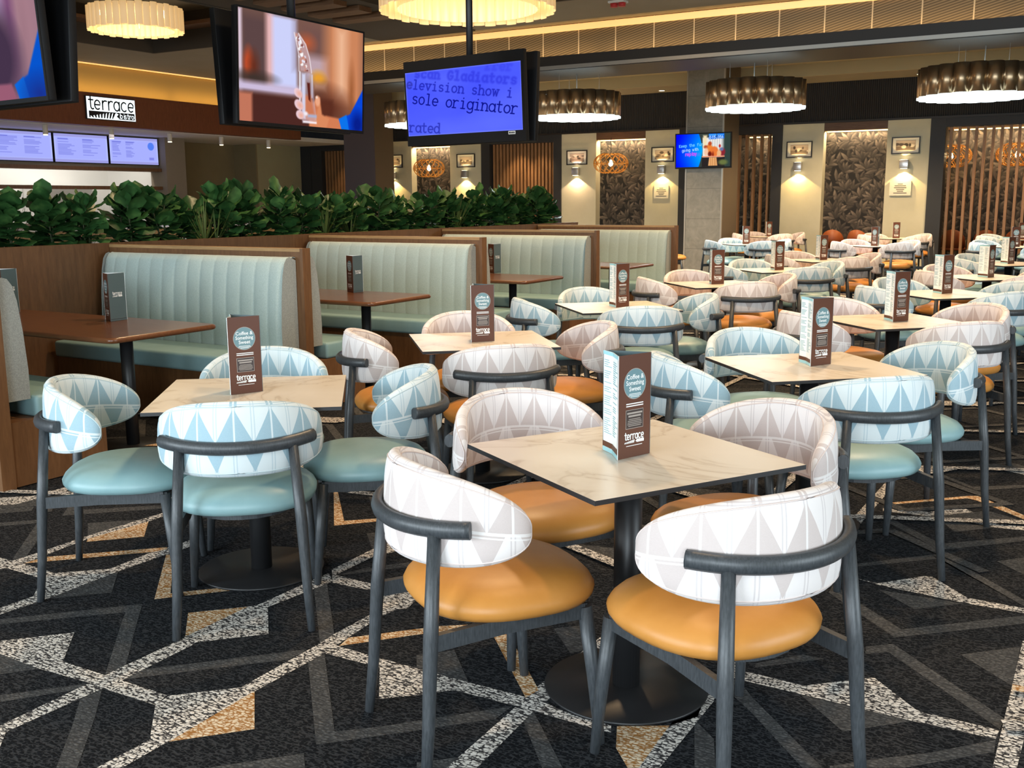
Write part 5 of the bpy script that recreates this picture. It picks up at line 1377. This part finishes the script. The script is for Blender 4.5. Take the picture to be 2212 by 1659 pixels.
# woven lamps in the niches
def rattan_lamp(label):
    t = thing('rattan_pendant', label, 'pendant light', (0, 0, 0), 0, 'woven rattan globe lamps')
    mb = MB(); n = 15
    for s_ in (1, -1):
        for k in range(n):
            pts = []
            for i in range(15):
                f = .12 + .76 * i / 14; th = PI * f; a = 2 * PI * k / n + s_ * 1.5 * (f - .5)
                pts.append((.40 * math.sin(th) ** .8 * math.cos(a), .40 * math.sin(th) ** .8 * math.sin(a), .225 * math.cos(th) / math.cos(PI * .12)))
            mb.tube(pts, .011, 4, caps=False, flat=(1, .6))
    for z, r_ in ((.2, .18), (-.2, .18), (0, .402)): mb.tube([(r_ * math.cos(2 * PI * i / 36), r_ * math.sin(2 * PI * i / 36), z) for i in range(37)], .01, 4, caps=False)
    put('woven_shade', mb.mesh('woven_shade', M['rattan']), t)
    put('bulb', MB().lathe([(.01, -.07), (.045, -.04), (.05, 0), (.03, .05), (.015, .08)], 14).mesh('bulb', M['bulb']), t)
    put('cord', MB().tube([(0, 0, .08), (0, 0, .585)], .006, 6).mesh('cord', M['black_metal']), t)
    return t
l0 = None
for x, lb in ((-10.40, 'before the wallpaper niche beside the small television'), (-15.55, 'before the wallpaper niche behind the plants'), (-3.17, 'first behind the wide slat screen'), (-1.93, 'second behind the wide slat screen')):
    lb = 'glowing woven rattan lamp ' + lb
    if l0 is None: l0 = rattan_lamp(lb); l0.location = (x, 22.22, 2.31)
    else: dup(l0, (x, 23.15 if x > -4 else 22.22, 2.31), x, lb)
    light('rattan_light', 'POINT', (x, 23.15 if x > -4 else 22.22, 2.31), 22, (1, .68, .3), radius=.06)

# ---------------------------------------------------------------- pictures, wall lights, notices on the piers
def photo(seed):
    p = Paint(56, 40, 1.4, (.66, .60, .54)); rs = np.random.RandomState(seed)
    p.rect(0, 1.4, 0, .4, (.42, .37, .33), .08); p.rect(0, 1.4, .75, 1, (.74, .68, .62), .1)
    for k in range(9): p.ell(rs.rand() * 1.4, .25 + .5 * rs.rand(), .06 + .16 * rs.rand(), .05 + .12 * rs.rand(), [(.20, .17, .15), (.82, .78, .72), (.30, .26, .24)][k % 3], .03)
    return p
PX = [(-16.86, 2.52), (-14.588, 2.485), (-11.418, 2.476), (-9.222, 2.486), (-6.101, 2.505), (-3.943, 2.523)]
PN = ('on the pier half hidden by the plum column', 'on the pier behind the plants', 'on the pier left of the woven lamp', 'on the pier half hidden by the small television', 'on the pier right of the stone column', 'on the pier beside the wide slat screen')
for k, (x, z) in enumerate(PX):
    t = thing('picture_frame', 'black framed old photograph ' + PN[k], 'picture', (x, YW - .002, z - .17), 0, 'framed photographs on the piers')
    fr_ = MB(); w_, h_, b_ = .55, .34, .022
    fr_.box(-w_ / 2, w_ / 2, -.03, 0, 0, b_); fr_.box(-w_ / 2, w_ / 2, -.03, 0, h_ - b_, h_); fr_.box(-w_ / 2, -w_ / 2 + b_, -.03, 0, b_, h_ - b_); fr_.box(w_ / 2 - b_, w_ / 2, -.03, 0, b_, h_ - b_)
    fr_.build('frame', M['frame_black'], t); MB().box(-w_ / 2 + b_, w_ / 2 - b_, -.012, -.002, b_, h_ - b_).build('mount', M['paper'], t)
    me = photo(k + 1).mesh('photograph', .38, .20, M['print']); me.transform(Matrix.Translation((0, -.0135, .07))); put('photograph', me, t)
    t = thing('wall_sconce', 'silver up and down wall light ' + PN[k], 'wall light', (x, YW - .002, 2.06), 0, 'up and down wall lights on the piers')
    MB().bbox(-.085, .085, -.14, -.03, 0, .175, .006, 2).build('body', M['sconce_metal'], t); MB().box(-.03, .03, -.03, 0, .05, .13).build('bracket', M['sconce_metal'], t)
    MB().box(-.06, .06, -.12, -.05, -.004, -.0005).build('lower_lens', M['spot_lens'], t); MB().box(-.06, .06, -.12, -.05, .1755, .179).build('upper_lens', M['spot_lens'], t)
    cw_ = (1, .66, .42) if k in (2,) else (1, .66, .25)
    light('sconce_down', 'SPOT', (x, YW - .09, 2.05), 34, cw_, (x, YW - .075, 0), angle=math.radians(112), blend=.12, radius=.02)
    light('sconce_up', 'SPOT', (x, YW - .09, 2.245), 12, cw_, (x, YW - .075, 4), angle=math.radians(100), blend=.12, radius=.02)
for x, z, lb, gloss in ((-9.24, 1.50, 'white printed notice under the wall light beside the small television', 0), (-4.0, 1.52, 'clear wall holder of leaflets under the wall light beside the wide slat screen', 1)):
    t = thing('wall_notice', lb, 'notice', (x, YW - .002, z), 0)
    MB().box(-.21 + .03 * (1 - gloss), .21 - .03 * (1 - gloss), -.014 - .02 * gloss, 0, 0, .29).build('sheet', M['paper'], t)
    mb = MB(); y = -.0155 - .02 * gloss
    for k, wd in enumerate((.10, .22, .24, .16, .12, .26)): mb.box(-wd / 2, wd / 2, y, y + .001, .225 - .036 * k, .240 - .036 * k)
    mb.build('printed_lines', M['ink'], t)
for x, y in ((-3.664, 22.0), (-9.072, 22.0)):
    t = thing('recessed_downlight', 'round recessed downlight in the soffit %s' % ('over the wide slat screen end' if x > -5 else 'left of the stone column'), 'downlight', (x, y, 3.852))
    MB().lathe([(.06, -.004), (.06, .007)], 20).build('lens', M['spot_lens'], t); MB().lathe([(.062, -.006), (.078, -.006), (.078, .007), (.062, .007), (.062, -.006)], 20, caps=False).build('ring', M['white'], t)
# small fittings under the ceiling
t = thing('smoke_detector', 'small red and white ceiling detector right of the large chandelier', 'detector', (-6.35, 13.75, 4.15))
MB().box(-.12, .12, -.08, .08, .02, .049).build('plate', M['white'], t); MB().lathe([(.05, -.03), (.055, .02)], 14, (-.06, 0, 0)).lathe([(.05, -.03), (.055, .02)], 14, (.06, 0, 0)).build('beacons', M['red'], t)
